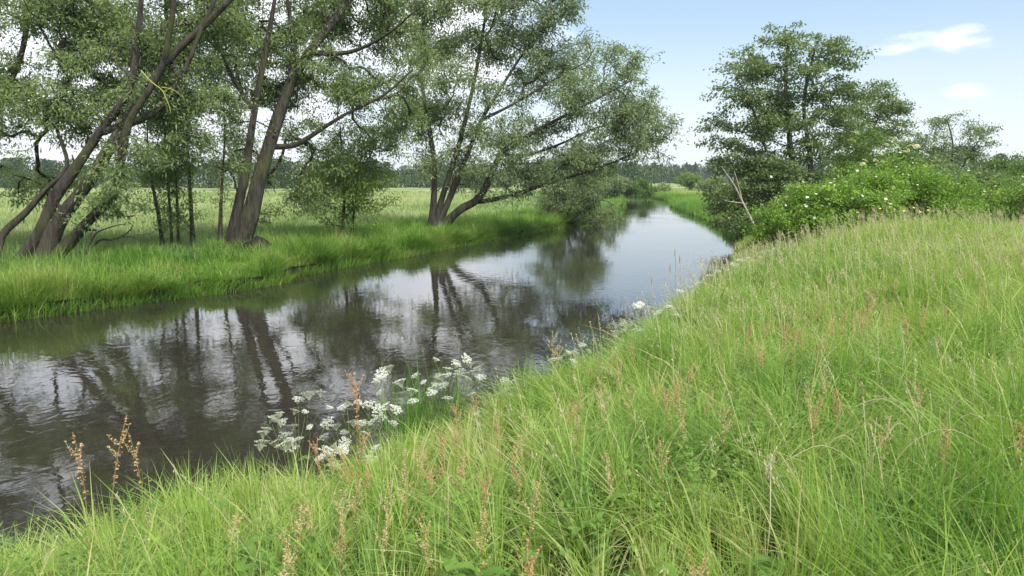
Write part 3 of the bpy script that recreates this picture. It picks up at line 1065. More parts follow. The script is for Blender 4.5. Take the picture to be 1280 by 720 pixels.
def rose_mesh():
    mb = MB()
    for k in range(5):
        a = k / 5 * 2 * pi
        u = np.array([math.cos(a), math.sin(a), 0]); v = np.array([-math.sin(a), math.cos(a), 0])
        V = [u * .004, u * .022 + v * .022 + [0, 0, .012], u * .048 + v * .012 + [0, 0, .02], u * .048 - v * .012 + [0, 0, .02], u * .022 - v * .022 + [0, 0, .012]]
        mb.add(V, [(0, 1, 2, 3)], [(0, 3, 4)], .8, .8)
    me = mb.mesh('rose_flower')
    me.materials.append(M['white'])
    return me


def panicle_mesh(rad=.14, n=130):
    r = np.random.default_rng(5)
    mb = MB()
    for k in range(n):
        a = r.uniform(0, 6.28); q = rad * math.sqrt(r.random())
        c = np.array([q * math.cos(a), q * math.sin(a), .02 - q * q * 2 + r.normal(0, .006)])
        h = r.uniform(0, 6.28); s = .013
        V = [c + [s * math.cos(h + t), s * math.sin(h + t), r.normal(0, .003)] for t in (0, pi / 2, pi, 3 * pi / 2)]
        mb.add(V, [(0, 1, 2, 3)], None, r.random())
    me = mb.mesh('elder_panicle')
    me.materials.append(M['cream'])
    return me


rose_me, elder_me = rose_mesh(), panicle_mesh()


def shrub(name, label, cat, Y, base_px, blobs, leaf, n_t, n_l, size, seed, group=None, clump=.26, tint=(.5, .16), flat=.7, up=.9, bark='bark_dark', nst=6):
    r = np.random.default_rng(seed)
    stems = []
    for k in range(nst):
        b = blobs[k % len(blobs)]
        bx = base_px[0] + (b[0] - base_px[0]) * r.uniform(.2, .7)
        stems.append(([(bx, base_px[1], b[2] * .6), ((bx + b[0]) / 2 + r.normal(0, 4), (base_px[1] + b[1]) / 2, b[2] * .8), (b[0] + r.normal(0, 5), b[1], b[2])], .035, .012))
    return tree(name, label, cat, Y, stems, blobs, leaf, n_t, n_l, size, group, bark=bark, clump=clump, flat=flat, droop=.1, up=up, seed=seed, tint=tint, r_tip=.004, drift=.3, parent_name='stem', core=.55)


rt, tg, bs = shrub('rose_bush', 'bright green bush dotted with white flowers sloping down to the river', 'bush', 21.5, (1020, 312),
                   [(975, 290, 0, 22, 18), (1000, 272, 0, 32, 26), (1035, 255, .4, 40, 30), (1080, 245, 1, 45, 32), (1015, 290, -.3, 40, 22), (1060, 272, 0, 50, 25)],
                   'rose', 700, 84, (.07, .048), 51, up=1.9, clump=.22)
blossoms(rt, bs, tg, 58, rose_me, None, 1)
rt, tg, bs = shrub('rose_bush', 'broad bright green bush with fewer white flowers behind the grassy rise', 'bush', 24.0, (1140, 290),
                   [(1120, 234, 0, 46, 24), (1165, 246, 0, 45, 18), (1205, 256, 0, 38, 12), (1100, 255, -.5, 50, 24), (1160, 266, -.5, 60, 16)],
                   'rose', 640, 84, (.07, .048), 52, up=1.9, clump=.23, tint=(.45, .16))
blossoms(rt, bs, tg, 34, rose_me, None, 2)
rt, tg, bs = shrub('elder_bush', 'elder bush with flat cream flower clusters rising above the rose bushes', 'bush', 27.0, (1095, 285),
                   [(1095, 200, 0, 36, 20), (1075, 215, 0, 25, 18), (1120, 215, 0, 26, 18), (1095, 235, 0, 45, 25)],
                   'shrub', 260, 80, (.095, .052), 53, clump=.24)
blossoms(rt, bs, tg, 46, elder_me, None, 3, push=.55)
rt, tg, bs = shrub('rose_bush', 'duller green bush with a few white flowers at the end of the hedge', 'bush', 26.5, (1255, 290),
                   [(1245, 249, 0, 36, 13), (1285, 248, 0, 40, 14), (1225, 258, -.5, 30, 12), (1330, 248, 0, 40, 14), (1265, 262, -1, 40, 14)],
                   'shrub', 480, 58, (.085, .056), 54, clump=.24, tint=(.72, .16))
blossoms(rt, bs, tg, 22, rose_me, None, 4)
for q, (px, py, Yq, hw, hh, lab) in enumerate([
        (1140, 214, 36, 38, 15, 'dark bush showing above the bright flowered bushes below the thin tree'),
        (1250, 217, 62, 28, 11, 'distant green bush beyond the thin open crowned tree'),
        (1215, 227, 40, 30, 10, 'low dark bush under the thin open crowned tree'),
        (1300, 222, 55, 34, 13, 'leafy bush cut by the picture edge behind the hedge end')]):
    shrub('thicket_bush', lab, 'bush', Yq, (px, 262 if Yq < 45 else 250), [(px, py, 0, hw, hh), (px - hw * .6, py + 14, 0, hw * .7, hh * .8), (px + hw * .6, py + 12, 0, hw * .7, hh * .8), (px, py + 26, 0, hw, hh * .7)],
          'shrub' if q % 2 else 'alder', 200, 75, (.1 + .0015 * Yq, .06 + .001 * Yq), 60 + q, group='bushes behind the rose hedge', clump=.012 * Yq, tint=(.42, .18))

# --- bushes far up the river
for q, (px, py, Yq, hw, hh, basey, leaf, lab) in enumerate([
        (756, 226, 92, 22, 14, 248, 'willow_grey', 'dark willow bush on the far bend closest to the overhanging willow bush'),
        (788, 234, 112, 24, 10, 247, 'shrub', 'long low bush on the outer bend where the river disappears'),
        (818, 236, 128, 14, 9, 246, 'willow_grey', 'smallest grey bush at the tip of the river bend'),
        (862, 222, 150, 10, 9, 238, 'fresh', 'pale round bush alone in front of the far dark wood'),
        (893, 232, 120, 16, 10, 246, 'willow_grey', 'grey bush in the far meadow beside the alder'),
        (742, 216, 120, 30, 16, 246, 'shrub', 'tall thicket behind the dark willow bush on the far bend')]):
    shrub('willow_bush', lab, 'bush', Yq, (px, basey), [(px, py, 0, hw, hh), (px - hw * .55, py + hh * .4, 0, hw * .7, hh * .7), (px + hw * .55, py + hh * .4, 0, hw * .7, hh * .7), (px, py + hh * .7, 0, hw, hh * .6)],
          leaf, 150, 70, (.28, .14), 70 + q, clump=.5, tint=(.42, .18), nst=4)


def far_wood(name, spots, tint0, seed):
    """a far-off wood: many crowns of leaf clumps and their trunks as one mass"""
    r = np.random.default_rng(seed)
    mb = MB()
    for x, y, h, w, con in spots:
        z = .7
        k = int(420)
        t = r.random(k) ** .8
        if con:
            rad = w * (1 - t) ** .8 * np.sqrt(r.random(k))
            zz = z + h * (-.02 + 1.02 * t)
        else:
            rad = w * np.sqrt(np.maximum(0, 1 - (1.6 * t - .6) ** 2)).clip(.15, 1) * np.sqrt(r.random(k))
            zz = z + h * (-.04 + 1.04 * t)
        a = r.uniform(0, 6.28, k)
        lump = 1 + .25 * np.sin(a * 3 + r.uniform(0, 6)) + .2 * np.sin(t * 14 + a * 2)
        c = np.stack([x + rad * np.cos(a) * lump, y + rad * np.sin(a) * lump, zz], -1)
        s = r.uniform(.3, .62, k) * (.6 + h / 18)
        u = nrm(r.normal(size=(k, 3))); v = nrm(np.cross(u, r.normal(size=(k, 3))))
        V = np.stack([c - u * s[:, None] * .6, c + v * s[:, None] * .35, c + u * s[:, None] * .6, c - v * s[:, None] * .35], 1)
        mb.add(V.reshape(-1, 3), np.arange(k * 4).reshape(k, 4), None, np.clip(tint0 + r.normal(0, .15) + r.normal(0, .12, k), 0, 1))
        mb.tube([(x, y, z - .3), (x, y, z + h * .7)], [.18, .08], 5, tint=0)
    return tag(mb.build(name, M['wood_far']), kind='stuff')


r_ = np.random.default_rng(91)
sp1 = []
for k in range(260):                       # the wood behind the left meadow
    t = r_.random()
    x = -210 + 245 * t + r_.normal(0, 3)
    y = 178 + r_.uniform(0, 26) + 26 * abs(t - .5)
    sp1.append((x, y, r_.uniform(4.4, 6.6) * (1 + .15 * math.sin(x * .09)), r_.uniform(2.2, 3.8), False))
far_wood('far_wood', sp1, .3, 1)
sp2 = []
for k in range(170):                       # the dark conifer wood at the end of the river
    x = r_.uniform(25, 130)
    y = 330 + r_.uniform(0, 40)
    sp2.append((x, y, r_.uniform(6, 8.6), r_.uniform(2.4, 4.0), r_.random() < .3))
far_wood('far_wood', sp2, .25, 2)
sp3 = []
for k in range(90):                        # trees behind the hedge on the right
    x = r_.uniform(55, 175)
    y = 130 + r_.uniform(0, 30) + .15 * x
    sp3.append((x, y, r_.uniform(4, 7.0), r_.uniform(2, 3.6), False))
far_wood('far_wood', sp3, .5, 3)


# ------------------------------------------------------------------ dead wood
def yellow_twig():
    w_ = bpy.data.objects['willow_tree.001']
    mb = MB()
    for pts, r0 in (([(176, 88), (190, 103), (202, 112), (207, 122), (212, 134), (213, 142)], .022), ([(202, 109), (216, 112), (228, 121)], .014)):
        q = catmull(np.array([P(x, y, 22.2) for x, y in pts]), .08)
        mb.tube(q, np.linspace(r0, r0 * .4, len(q)), 6)
    o = mb.build('bare_twig', M['yellow_twig'], w_, smooth=True, off=np.array(w_.location))
    o['label'] = 'bare twig coloured bright yellow as if lit'


M['yellow_twig'] = leaf_mat('yellow_lit_twig', [(0, (.26, .28, .05)), (1, (.33, .34, .07))], 0, None, .9, .1)  # the twig's bright yellow is light put into its colour
yellow_twig()


def dead_branch(name, label, paths, mat, wob=.1):
    mb = MB()
    b = None
    for pts, r0, r1 in paths:
        q = catmull(np.array([P(*p) for p in pts]), .12)
        if b is None:
            b = q[0].copy()
        mb.tube(q, np.linspace(r0, r1, len(q)), 7, wob)
    o = mb.build(name, M[mat], None, smooth=True, off=b)
    o.location = tuple(b)
    return tag(o, label, 'branch')


dead_branch('dead_branch', 'pale bare dead branch slanting up out of the water before the alder',
            [([(946, 288, 35), (930, 256, 35), (918, 232, 35), (902, 208, 35)], .06, .015), ([(928, 252, 35), (924, 235, 35), (918, 214, 35)], .03, .01), ([(929, 254, 35), (912, 252, 35), (905, 250, 35)], .03, .01)], 'dead')
dead_branch('dead_branch', 'gnarled grey dead branch lying curled in the grass beside the leaning willow',
            [([(105, 318, 24.5), (125, 300, 24.5), (140, 300, 24.5), (158, 292, 24.5), (166, 282, 24.5), (160, 278, 24.4)], .045, .012),
             ([(110, 312, 24.5), (115, 300, 24.6), (122, 290, 24.6), (145, 282, 24.4), (156, 280, 24.4)], .035, .01), ([(150, 296, 24.5), (168, 296, 24.5), (170, 300, 24.5)], .02, .008),
             ([(122, 302, 24.5), (113, 296, 24.5), (118, 286, 24.5)], .02, .008)], 'dead_dark')


M['rot'] = bark_mat('rotten_wood', (.008, .007, .006), (.045, .038, .028))


def stump():
    b = P(322, 321, 27.2)
    b[2] = gz(b[0], b[1])
    mb = MB()
    mb.tube(b + np.array([(0, 0, -.2), (0, 0, .15), (.05, 0, .3), (.02, 0, .42)]), [.55, .46, .36, .22], 14, .3)
    o = mb.build('stump', M['rot'], None, smooth=True, off=b)
    o.location = tuple(b)
    tag(o, 'dark rotten stump in the grass at the foot of the forked willow', 'stump')


stump()


# ------------------------------------------------------------------ flowering plants
def umbel_mesh(seed, rad=.05):
    r = np.random.default_rng(seed)
    mb = MB()
    n = 14
    for k in range(n):
        a = k * 2.399; q = rad * math.sqrt((k + .4) / n)
        c = np.array([q * math.cos(a), q * math.sin(a), .012 - 2.2 * q * q + r.normal(0, .003)])
        mb.tube([(0, 0, -.045), c * [.6, .6, 1] + [0, 0, -.012], c], [.0012, .001, .0008], 3, tint=0)
        for m_ in range(18):
            b = r.uniform(0, 6.28); s = .0125 * math.sqrt(r.random())
            p = c + [s * math.cos(b), s * math.sin(b), .004 - s * s * 12 + r.normal(0, .0015)]
            h = r.uniform(0, 6.28); f = r.uniform(.0024, .0042)
            tl = r.normal(0, .35, 2)
            V = [p + [f * math.cos(h + t), f * math.sin(h + t), f * (math.cos(h + t) * tl[0] + math.sin(h + t) * tl[1])] for t in (0, pi / 2, pi, 3 * pi / 2)]
            mb.add(V, [(0, 1, 2, 3)], None, r.uniform(.4, 1))
    me = mb.mesh('umbel')
    me.materials.append(M['white'])
    return me


UM = [umbel_mesh(s, rd) for s, rd in ((1, .05), (2, .042), (3, .055))]


def fern_leaf(mb, p, d, L, r):
    """a divided feathery leaf"""
    d = d / np.linalg.norm(d)
    s = np.cross(d, [0, 0, 1.0]); s /= max(np.linalg.norm(s), 1e-6)
    for t in np.linspace(.25, 1, 6):
        c = p + d * L * t + np.array([0, 0, -.25 * L * t * t])
        for sg in (-1, 1):
            l = L * .42 * (1.1 - t) + .012
            for u in (.35, .7, 1.0):
                q = c + s * sg * l * u + d * l * .35 * u
                a = nrm(s * sg + d * .8 + r.normal(0, .2, 3)); b = nrm(np.cross(a, [0, 0, 1.0]) + r.normal(0, .2, 3))
                w = .010 + .012 * (1 - u)
                mb.add([q - a * w, q + b * w * .5, q + a * w * 1.2, q - b * w * .5], [(0, 1, 2, 3)], None, r.uniform(.3, 1))
    mb.tube([p, p + d * L * .5 + np.array([0, 0, -.06 * L]), p + d * L + np.array([0, 0, -.25 * L])], [.0018, .0014, .0008], 3)


def parsley(label, root_px, Y, heads, seed, group='white flowering cow parsley', tag_scale=1.0):
    """heads: (px, py, depth offset) of every umbel"""
    r = np.random.default_rng(seed)
    b = P(root_px, 520, Y)
    b[2] = gz(b[0], b[1])
    if b[2] < .05:
        b[2] = .05
    root = thing('cow_parsley', b, label, 'flower', group)
    heads = list(heads) + [(h[0] + r.normal(0, 9 if Y < 9 else 5), h[1] + abs(r.normal(0, 9 if Y < 9 else 4))) for h in heads if r.random() < .9]
    if Y > 9:
        heads = [(h[0], h[1] - 7) for h in heads]
    ps = [P(h[0], h[1], Y + (h[2] if len(h) > 2 else r.normal(0, .12))) for h in heads]
    top = np.mean(ps, axis=0)
    top[2] = max(top[2], b[2] + .3)
    mb = MB()
    fork = []
    main = catmull([b + [0, 0, -.03], b + (top - b) * .3 + [0, 0, .05], b + (top - b) * .62 + [0, 0, .03], b + (top - b) * .85], .05)
    mb.tube(main, np.linspace(.0048, .0028, len(main)), 5)
    for p in ps:
        k = int(np.clip(len(main) * r.uniform(.35, .95), 1, len(main) - 1))
        j = main[k]
        if j[2] > p[2] - .05:
            j = main[max(1, int(k * .5))]
        mid = j + (p - j) * .5 + np.array([(p - j)[0] * .15, 0, -.02])
        mb.tube(catmull([j, mid, p - [0, 0, .04]], .05), np.linspace(.0024, .0016, len(catmull([j, mid, p - [0, 0, .04]], .05))), 4)
        fork.append(j)
    mb.build('stem', M['stem'], root, off=b)
    for k in range(4):
        lf = MB()
        a = r.uniform(0, 6.28)
        fern_leaf(lf, main[int(len(main) * r.uniform(.15, .8))], np.array([math.cos(a), math.sin(a), .5]), r.uniform(.14, .24), r)
        lf.build('leaf', M['fresh'], root, off=b)
    for k, p in enumerate(ps):
        o = bpy.data.objects.new('umbel', UM[k % 3])
        COL.objects.link(o)
        o.parent = root
        o.location = tuple(p - b)
        o.rotation_euler = (r.normal(.38, .22), r.normal(0, .2), r.uniform(0, 6.28))
        s = r.uniform(.6, 1.1) * tag_scale
        o.scale = (s, s, s)
    return root


PARSLEY = [
    ('tall white cow parsley lowest on the bank with drooping outer flower heads', 372, 5.6, [(350, 517), (340, 524), (386, 493), (401, 491), (333, 537), (327, 553), (345, 553), (374, 549), (366, 533), (357, 545), (381, 515), (369, 514)]),
    ('broad white cow parsley with the densest flat flower heads beside the first', 445, 5.8, [(434, 505), (447, 503), (459, 506), (470, 503), (482, 508), (410, 529), (420, 533), (441, 528), (456, 530), (472, 524), (430, 541), (478, 521)]),
    ('thin cow parsley holding two white heads high against dark water', 470, 6.1, [(477, 467), (486, 460), (470, 478), (500, 478)]),
    ('small half hidden cow parsley low between the red sorrels', 425, 5.2, [(418, 559), (428, 563), (409, 565), (470, 562), (452, 566)]),
    ('white cow parsley behind the upright reedy tuft', 570, 6.6, [(545, 450), (560, 462), (570, 453), (582, 449), (588, 456), (575, 466), (597, 473), (551, 471), (590, 465)]),
    ('short cow parsley in the reedy tuft with its heads among leaves', 545, 6.4, [(520, 470), (530, 478), (540, 486), (515, 489), (552, 482)]),
    ('low white cow parsley alone at the bank edge past the tuft', 640, 7.2, [(625, 481), (636, 478), (647, 476), (640, 486), (655, 482), (630, 489)]),
    ('cow parsley with scattered white heads half way along the bank edge', 815, 9.7, [(790, 413), (800, 388), (812, 392), (824, 398), (836, 391), (842, 397), (803, 417), (781, 409)]),
    ('dimmer cow parsley sunk in grass just in front of the half way one', 790, 9.2, [(770, 414), (778, 420), (800, 421), (835, 424), (838, 418)]),
    ('clump of white cow parsley near the foot of the rose bush', 970, 16.0, [(952, 323), (960, 328), (968, 319), (976, 325), (985, 330), (992, 322), (962, 335), (980, 337), (972, 331)]),
    ('sparser cow parsley on the grassy rise beside the clump by the rose bush', 1000, 15.2, [(1000, 336), (1010, 340), (995, 344), (1006, 333)]),
    ('cow parsley by the dry grey stalks with its heads just over the grass edge', 868, 12.6, [(850, 372), (860, 366), (872, 362), (880, 358), (866, 376), (888, 352)]),
    ('cow parsley high on the bank edge between the wispy plants and the rose bush', 925, 14.6, [(905, 342), (915, 338), (925, 333), (935, 330), (930, 342), (918, 348)]),
    ('cow parsley low on the bank edge midway between the tuft and the half way one', 715, 8.6, [(700, 448), (710, 441), (720, 438), (728, 432), (716, 452)]),
    ('single small white cow parsley far along the open bank top', 1262, 13.0, [(1252, 408), (1262, 404), (1274, 403)]),
]
for q, (lab, rx, Yq, hd) in enumerate(PARSLEY):
    parsley(lab, rx, Yq, hd, 200 + q, tag_scale=1.0 if Yq < 9 else 1.35)


def sorrel_meshes(seed, H=.62, dens=1.0, tint0=.3):
    r = np.random.default_rng(seed)
    st, fl, lfs = MB(), MB(), []
    bend = r.uniform(.03, .12)
    ax = lambda t: np.array([bend * t * t, .4 * bend * math.sin(t * 2), H * t])
    pts = np.array([ax(t) for t in np.linspace(0, 1, 9)])
    st.tube(pts, np.linspace(.0027, .0012, 9), 4, tint=.5)

    def whorls(p0, p1, n, w):
        for k in range(n):
            t = (k + r.random()) / n
            c = p0 + (p1 - p0) * t
            ww = w * (1.15 - .8 * t)
            for m_ in range(6):
                q = c + r.normal(0, 1, 3) * [ww, ww, ww * .5]
                s = r.uniform(.0022, .0044)
                u = nrm(r.normal(size=3)); v = nrm(np.cross(u, r.normal(size=3)))
                fl.add([q - u * s, q + v * s, q + u * s, q - v * s], [(0, 1, 2, 3)], None, np.clip(tint0 + r.normal(0, .22), 0, 1))
    fl.tube([ax(t) for t in np.linspace(.5, 1, 6)], .0011, 3, tint=.95)
    whorls(ax(.55), ax(1.0), max(16, int(20 * dens)), .006)
    for k in range(int(10 * dens)):
        t = r.uniform(.52, .88); a = r.uniform(0, 6.28)
        p0 = ax(t); q_ = r.uniform(.03, .06)
        p1 = p0 + np.array([q_ * math.cos(a), q_ * math.sin(a), r.uniform(.05, .11)])
        fl.tube([p0, (p0 + p1) / 2 + [.006 * math.cos(a), .006 * math.sin(a), -.005], p1], [.0013, .001, .0007], 3, tint=.95)
        whorls(p0, p1, max(6, int(10 * dens)), .0055)
    for k in range(3):
        t = r.uniform(.08, .4); a = r.uniform(0, 6.28)
        d = np.array([math.cos(a), math.sin(a), .9]); s = np.array([-math.sin(a), math.cos(a), 0])
        p = ax(t)
        lf = MB()
        lfs.append(lf)
        lf.add([p, p + d * .04 + s * .011, p + d * .085, p + d * .04 - s * .011], [(0, 1, 2, 3)], None, .6)
    a = st.mesh('sorrel_stem'); a.materials.append(M['sorrel_stem'])
    b = fl.mesh('sorrel_flowers'); b.materials.append(M['sorrel'])
    out = [a, b]
    for lf in lfs:
        c = lf.mesh('sorrel_leaf'); c.materials.append(M['fresh'])
        out.append(c)
    return out


def sorrel_proto(ms, label, group):
    root = thing('sorrel', (0, 0, -50), label, 'flower', group)
    for nm, m_ in zip(('stem', 'flower_spike', 'leaf', 'leaf', 'leaf'), ms):
        link(nm, m_, None, root)
    return root


SG = 'red brown sorrel spikes in the grass'
RED = 'rusty red sorrel spike standing in the tall bright grass'
TAN = 'faded tan sorrel spike standing in the tall bright grass'
protos = [sorrel_proto(sorrel_meshes(301, .62,   .75, .3), RED, SG), sorrel_proto(sorrel_meshes(302, .58, .85, .5), RED, SG),
          sorrel_proto(sorrel_meshes(303, .60, .8, .9), TAN, SG), sorrel_proto(sorrel_meshes(304, .66, .8, .2), RED, SG), sorrel_proto(sorrel_meshes(305, .62, .3, .5), TAN, None)]
used = [False] * 5
HT = [.62, .58, .60, .66, .62]


def place_sorrel(px, py, k, Y=None, label=None, group=SG, h=None):
    """put sorrel k so that its tip shows at px,py"""
    want = h or HT[k] * .82
    if Y is None:
        for Yt in np.arange(2.2, 26, .05):
            p = P(px, py, Yt)
            g = gz(p[0], p[1])
            if p[2] - g <= want:
                break
        Y = Yt
    p = P(px, py, Y)
    g = max(gz(p[0], p[1]), .05)
    hgt = p[2] - g
    if not used[k]:
        o = protos[k]; used[k] = True
    else:
        o = copy_tree(protos[k])
    s = float(np.clip(hgt / HT[k], .5, 1.5))
    o.location = (float(p[0]), float(p[1]), g - .01)
    o.scale = (s, s, s)
    o.rotation_euler = (0, 0, float(rng.uniform(0, 6.28)))
    o['label'] = label or (TAN if k == 2 else RED)
    if group:
        o['group'] = group
    elif 'group' in o:
        del o['group']
    return o


place_sorrel(92, 528, 4, 4.1, 'orange tipped sorrel rising alone against dark water beside the picture edge', None)
place_sorrel(124, 492, 4, 4.4, 'tallest bent sorrel crossing the dark river water', None)
place_sorrel(168, 530, 4, 4.3, 'short sorrel with a small red head next to the tallest bent one', None)
place_sorrel(438, 458, 3, 5.6, 'red sorrel spike poking above the white cow parsley heads', None)
place_sorrel(690, 382, 2, 8.6, 'tan sorrel feathering out over the water past the reedy tuft', None)
RED_PX = [(563, 535, 3), (574, 478, 3), (578, 500, 3), (584, 490, 1), (570, 520, 0), (592, 585, 3), (577, 560, 1), (405, 545, 3), (446, 543, 3), (418, 553, 1), (450, 570, 1), (440, 560, 0),
          (496, 560, 2), (505, 590, 2), (395, 620, 2), (362, 630, 2), (370, 655, 2), (420, 605, 2), (440, 600, 2), (415, 640, 1), (470, 640, 2), (675, 685, 3), (890, 678, 1), (600, 640, 2),
          (622, 510, 1), (640, 540, 2), (655, 560, 0), (700, 500, 1), (720, 520, 2), (760, 432, 1), (775, 450, 1), (752, 470, 2), (790, 480, 2), (848, 470, 1), (845, 480, 3), (880, 480, 0),
          (905, 500, 2), (950, 430, 1), (935, 405, 3), (975, 400, 3), (1000, 410, 3), (1010, 405, 1), (1018, 420, 1), (1060, 385, 3), (1075, 378, 1), (1082, 385, 3), (1090, 372, 3), (1100, 370, 1),
          (1112, 385, 1), (1137, 392, 3), (1150, 380, 0), (1090, 355, 1), (1065, 350, 1), (1120, 345, 2), (1040, 340, 2), (1190, 380, 1), (1230, 350, 2), (480, 600, 2), (545, 560, 0), (520, 545, 2),
          (340, 690, 2), (280, 640, 2), (770, 560, 2), (830, 540, 2), (660, 600, 2), (540, 640, 2)]
for px, py, k in RED_PX:
    place_sorrel(px, py, k)
for q in range(26):
    place_sorrel(rng.uniform(520, 1270), rng.uniform(345, 520), int(rng.choice([0, 1, 2, 2])))


def bare_stalks():
    """dry stalks standing at the waterline"""
    for q, (px, top, Yq, lab) in enumerate([(844, 308, 13.8, 'tallest dry grey stalk with a brown head at the waterline'), (850, 318, 13.7, 'dry grey stalk close beside the tallest one'),
                                            (838, 330, 13.6, 'short dry grey stalk left of the two tall ones'), (815, 345, 13.0, 'thin dry stalk arching over the pale water')]):
        p = P(px, top, Yq)
        g = max(gz(p[0], p[1]), 0)
        mb = MB()
        L = p[2] - g
        mb.tube([(0.05, 0, -.05), (.03, 0, L * .5), (0, 0, L)], [.006, .005, .004], 5, tint=.3)
        mb.tube([(0, 0, L * .86), (0, 0, L * .93), (0, 0, L + .01)], [.006, .013, .004], 6, tint=.0)
        o = mb.build('dry_stalk', M['dead'])
        o.location = (float(p[0]), float(p[1]), g)
        tag(o, lab, 'stalk', 'dry stalks at the waterline')


bare_stalks()


def filigree():
    """grey branching seed plants at the waterline before the pale water"""
    r = np.random.default_rng(71)
    for q, (px, py, Yq, lab) in enumerate([(875, 318, 14.6, 'grey wispy seeding plant in front of pale water near the rose bush'), (905, 312, 15.6, 'second wispy seeding plant closest to the rose bush'),
                                           (800, 362, 12.0, 'wispy seeding plant low at the bank edge by the arching stalk'), (745, 392, 10.0, 'low wispy plant on the bank edge nearest the viewer')]):
        p = P(px, py, Yq)
        g = max(gz(p[0], p[1]), 0)
        mb = MB()
        L = p[2] - g

        def br(p0, d, l, lev):
            p1 = p0 + d * l
            mb.tube([p0, (p0 + p1) / 2 + r.normal(0, .05 * l, 3), p1], [.0028 / (lev + 1), .0022 / (lev + 1), .0016 / (lev + 1)], 3, tint=.3)
            if lev < 3:
                for k in range(3 if lev else 6):
                    t = r.uniform(.45, 1)
                    br(p0 + d * l * t, nrm(d + r.normal(0, .55, 3)), l * r.uniform(.3, .5), lev + 1)
            else:
                for k in range(3):
                    c = p1 + r.normal(0, .008, 3); s = .006
                    u = nrm(r.normal(size=3)); v = nrm(r.normal(size=3))
                    mb.add([c - u * s, c + v * s, c + u * s, c - v * s], [(0, 1, 2, 3)], None, .8)
        br(np.array([0, 0, -.05]), nrm(np.array([r.normal(0, .1), 0, 1.0])), L * .8, 0)
        o = mb.build('seeding_plant', M['straw'])
        o.location = (float(p[0]), float(p[1]), g)
        tag(o, lab, 'plant', 'wispy plants along the bank edge')


filigree()


def buttercups():
    r = np.random.default_rng(8)
    mb = MB()
    for k in range(5):
        a = k / 5 * 2 * pi
        u = np.array([math.cos(a), math.sin(a), 0]); v = np.array([-math.sin(a), math.cos(a), 0])
        mb.add([u * .003, u * .02 + v * .016 + [0, 0, .008], u * .036 + [0, 0, .014], u * .02 - v * .016 + [0, 0, .008]], [(0, 1, 2, 3)], None, r.random())
    hd = mb.mesh('buttercup_head'); hd.materials.append(M['yellow'])
    ms = MB()
    ms.tube([(0, 0, -.6), (.01, 0, -.3), (0, 0, 0)], [.004, .003, .002], 4)
    stm = ms.mesh('buttercup_stem'); stm.materials.append(M['stem'])
    for px, py in [(1080, 262), (1092, 258), (1100, 261), (1108, 257), (1118, 262), (1130, 264), (1142, 260), (1150, 265), (1072, 266), (1160, 263)]:
        for Yt in np.arange(12, 24, .1):
            p = P(px, py, Yt)
            if p[2] - gz(p[0], p[1]) <= .62:
                break
        t = thing('buttercup', (p[0], p[1], p[2] - .6), 'small yellow buttercup on the grassy rise below the rose bushes', 'flower', 'yellow buttercups on the rise')
        a = link('stem', stm, None, t, (0, 0, .6))
        b = link('flower', hd, None, t, (0, 0, .6))
        b.rotation_euler = (r.uniform(.2, .9), 0, r.uniform(-.5, .5))
        b.scale = (.85, .85, .85)


buttercups()


def dry_tufts():
    """bleached last year's stalks lying over the green grass"""
    r = np.random.default_rng(17)
    for q, (px, py, lab) in enumerate([(1095, 545, 'bleached bent grass stalks lying across the green bank in the foreground'), (962, 600, 'single pale upright dry stalk with a feathery tip in the foreground'),
                                       (1170, 500, 'small spray of bleached stalks above the larger bent ones')]):
        for Yt in np.arange(2.2, 12, .03):
            p = P(px, py, Yt)
            if p[2] - gz(p[0], p[1]) <= .42:
                break
        g = gz(p[0], p[1])
        mb = MB()
        if q == 1:
            mb.tube([(0, 0, 0), (.01, 0, .25), (.0, 0, .5)], [.003, .0025, .002], 4, tint=.8)
            for k in range(60):
                t = r.random(); c = np.array([r.normal(0, .008), r.normal(0, .008), .42 + .1 * t])
                u = nrm(r.normal(0, .4, 3) + [0, 0, 1]); v = nrm(np.cross(u, r.normal(size=3))); s = .012
                mb.add([c - u * s, c + v * s * .25, c + u * s, c - v * s * .25], [(0, 1, 2, 3)], None, r.random())
        else:
            for k in range(7):
                a = r.uniform(-.6, 3.6); b = r.uniform(.15, .4); h = r.uniform(.3, .5)
                mb.tube(catmull([(r.normal(0, .05), r.normal(0, .05), 0), (.25 * b * math.cos(a), .25 * b * math.sin(a), h * .7), (.7 * b * math.cos(a), .6 * b * math.sin(a), h),
                                 (1.2 * b * math.cos(a), b * math.sin(a), h * .82)], .04), .0013, 4, tint=r.random())
        o = mb.build('dry_stalk', M['straw'])
        o.location = (float(p[0]), float(p[1]), g)
        tag(o, lab, 'stalk')


dry_tufts()


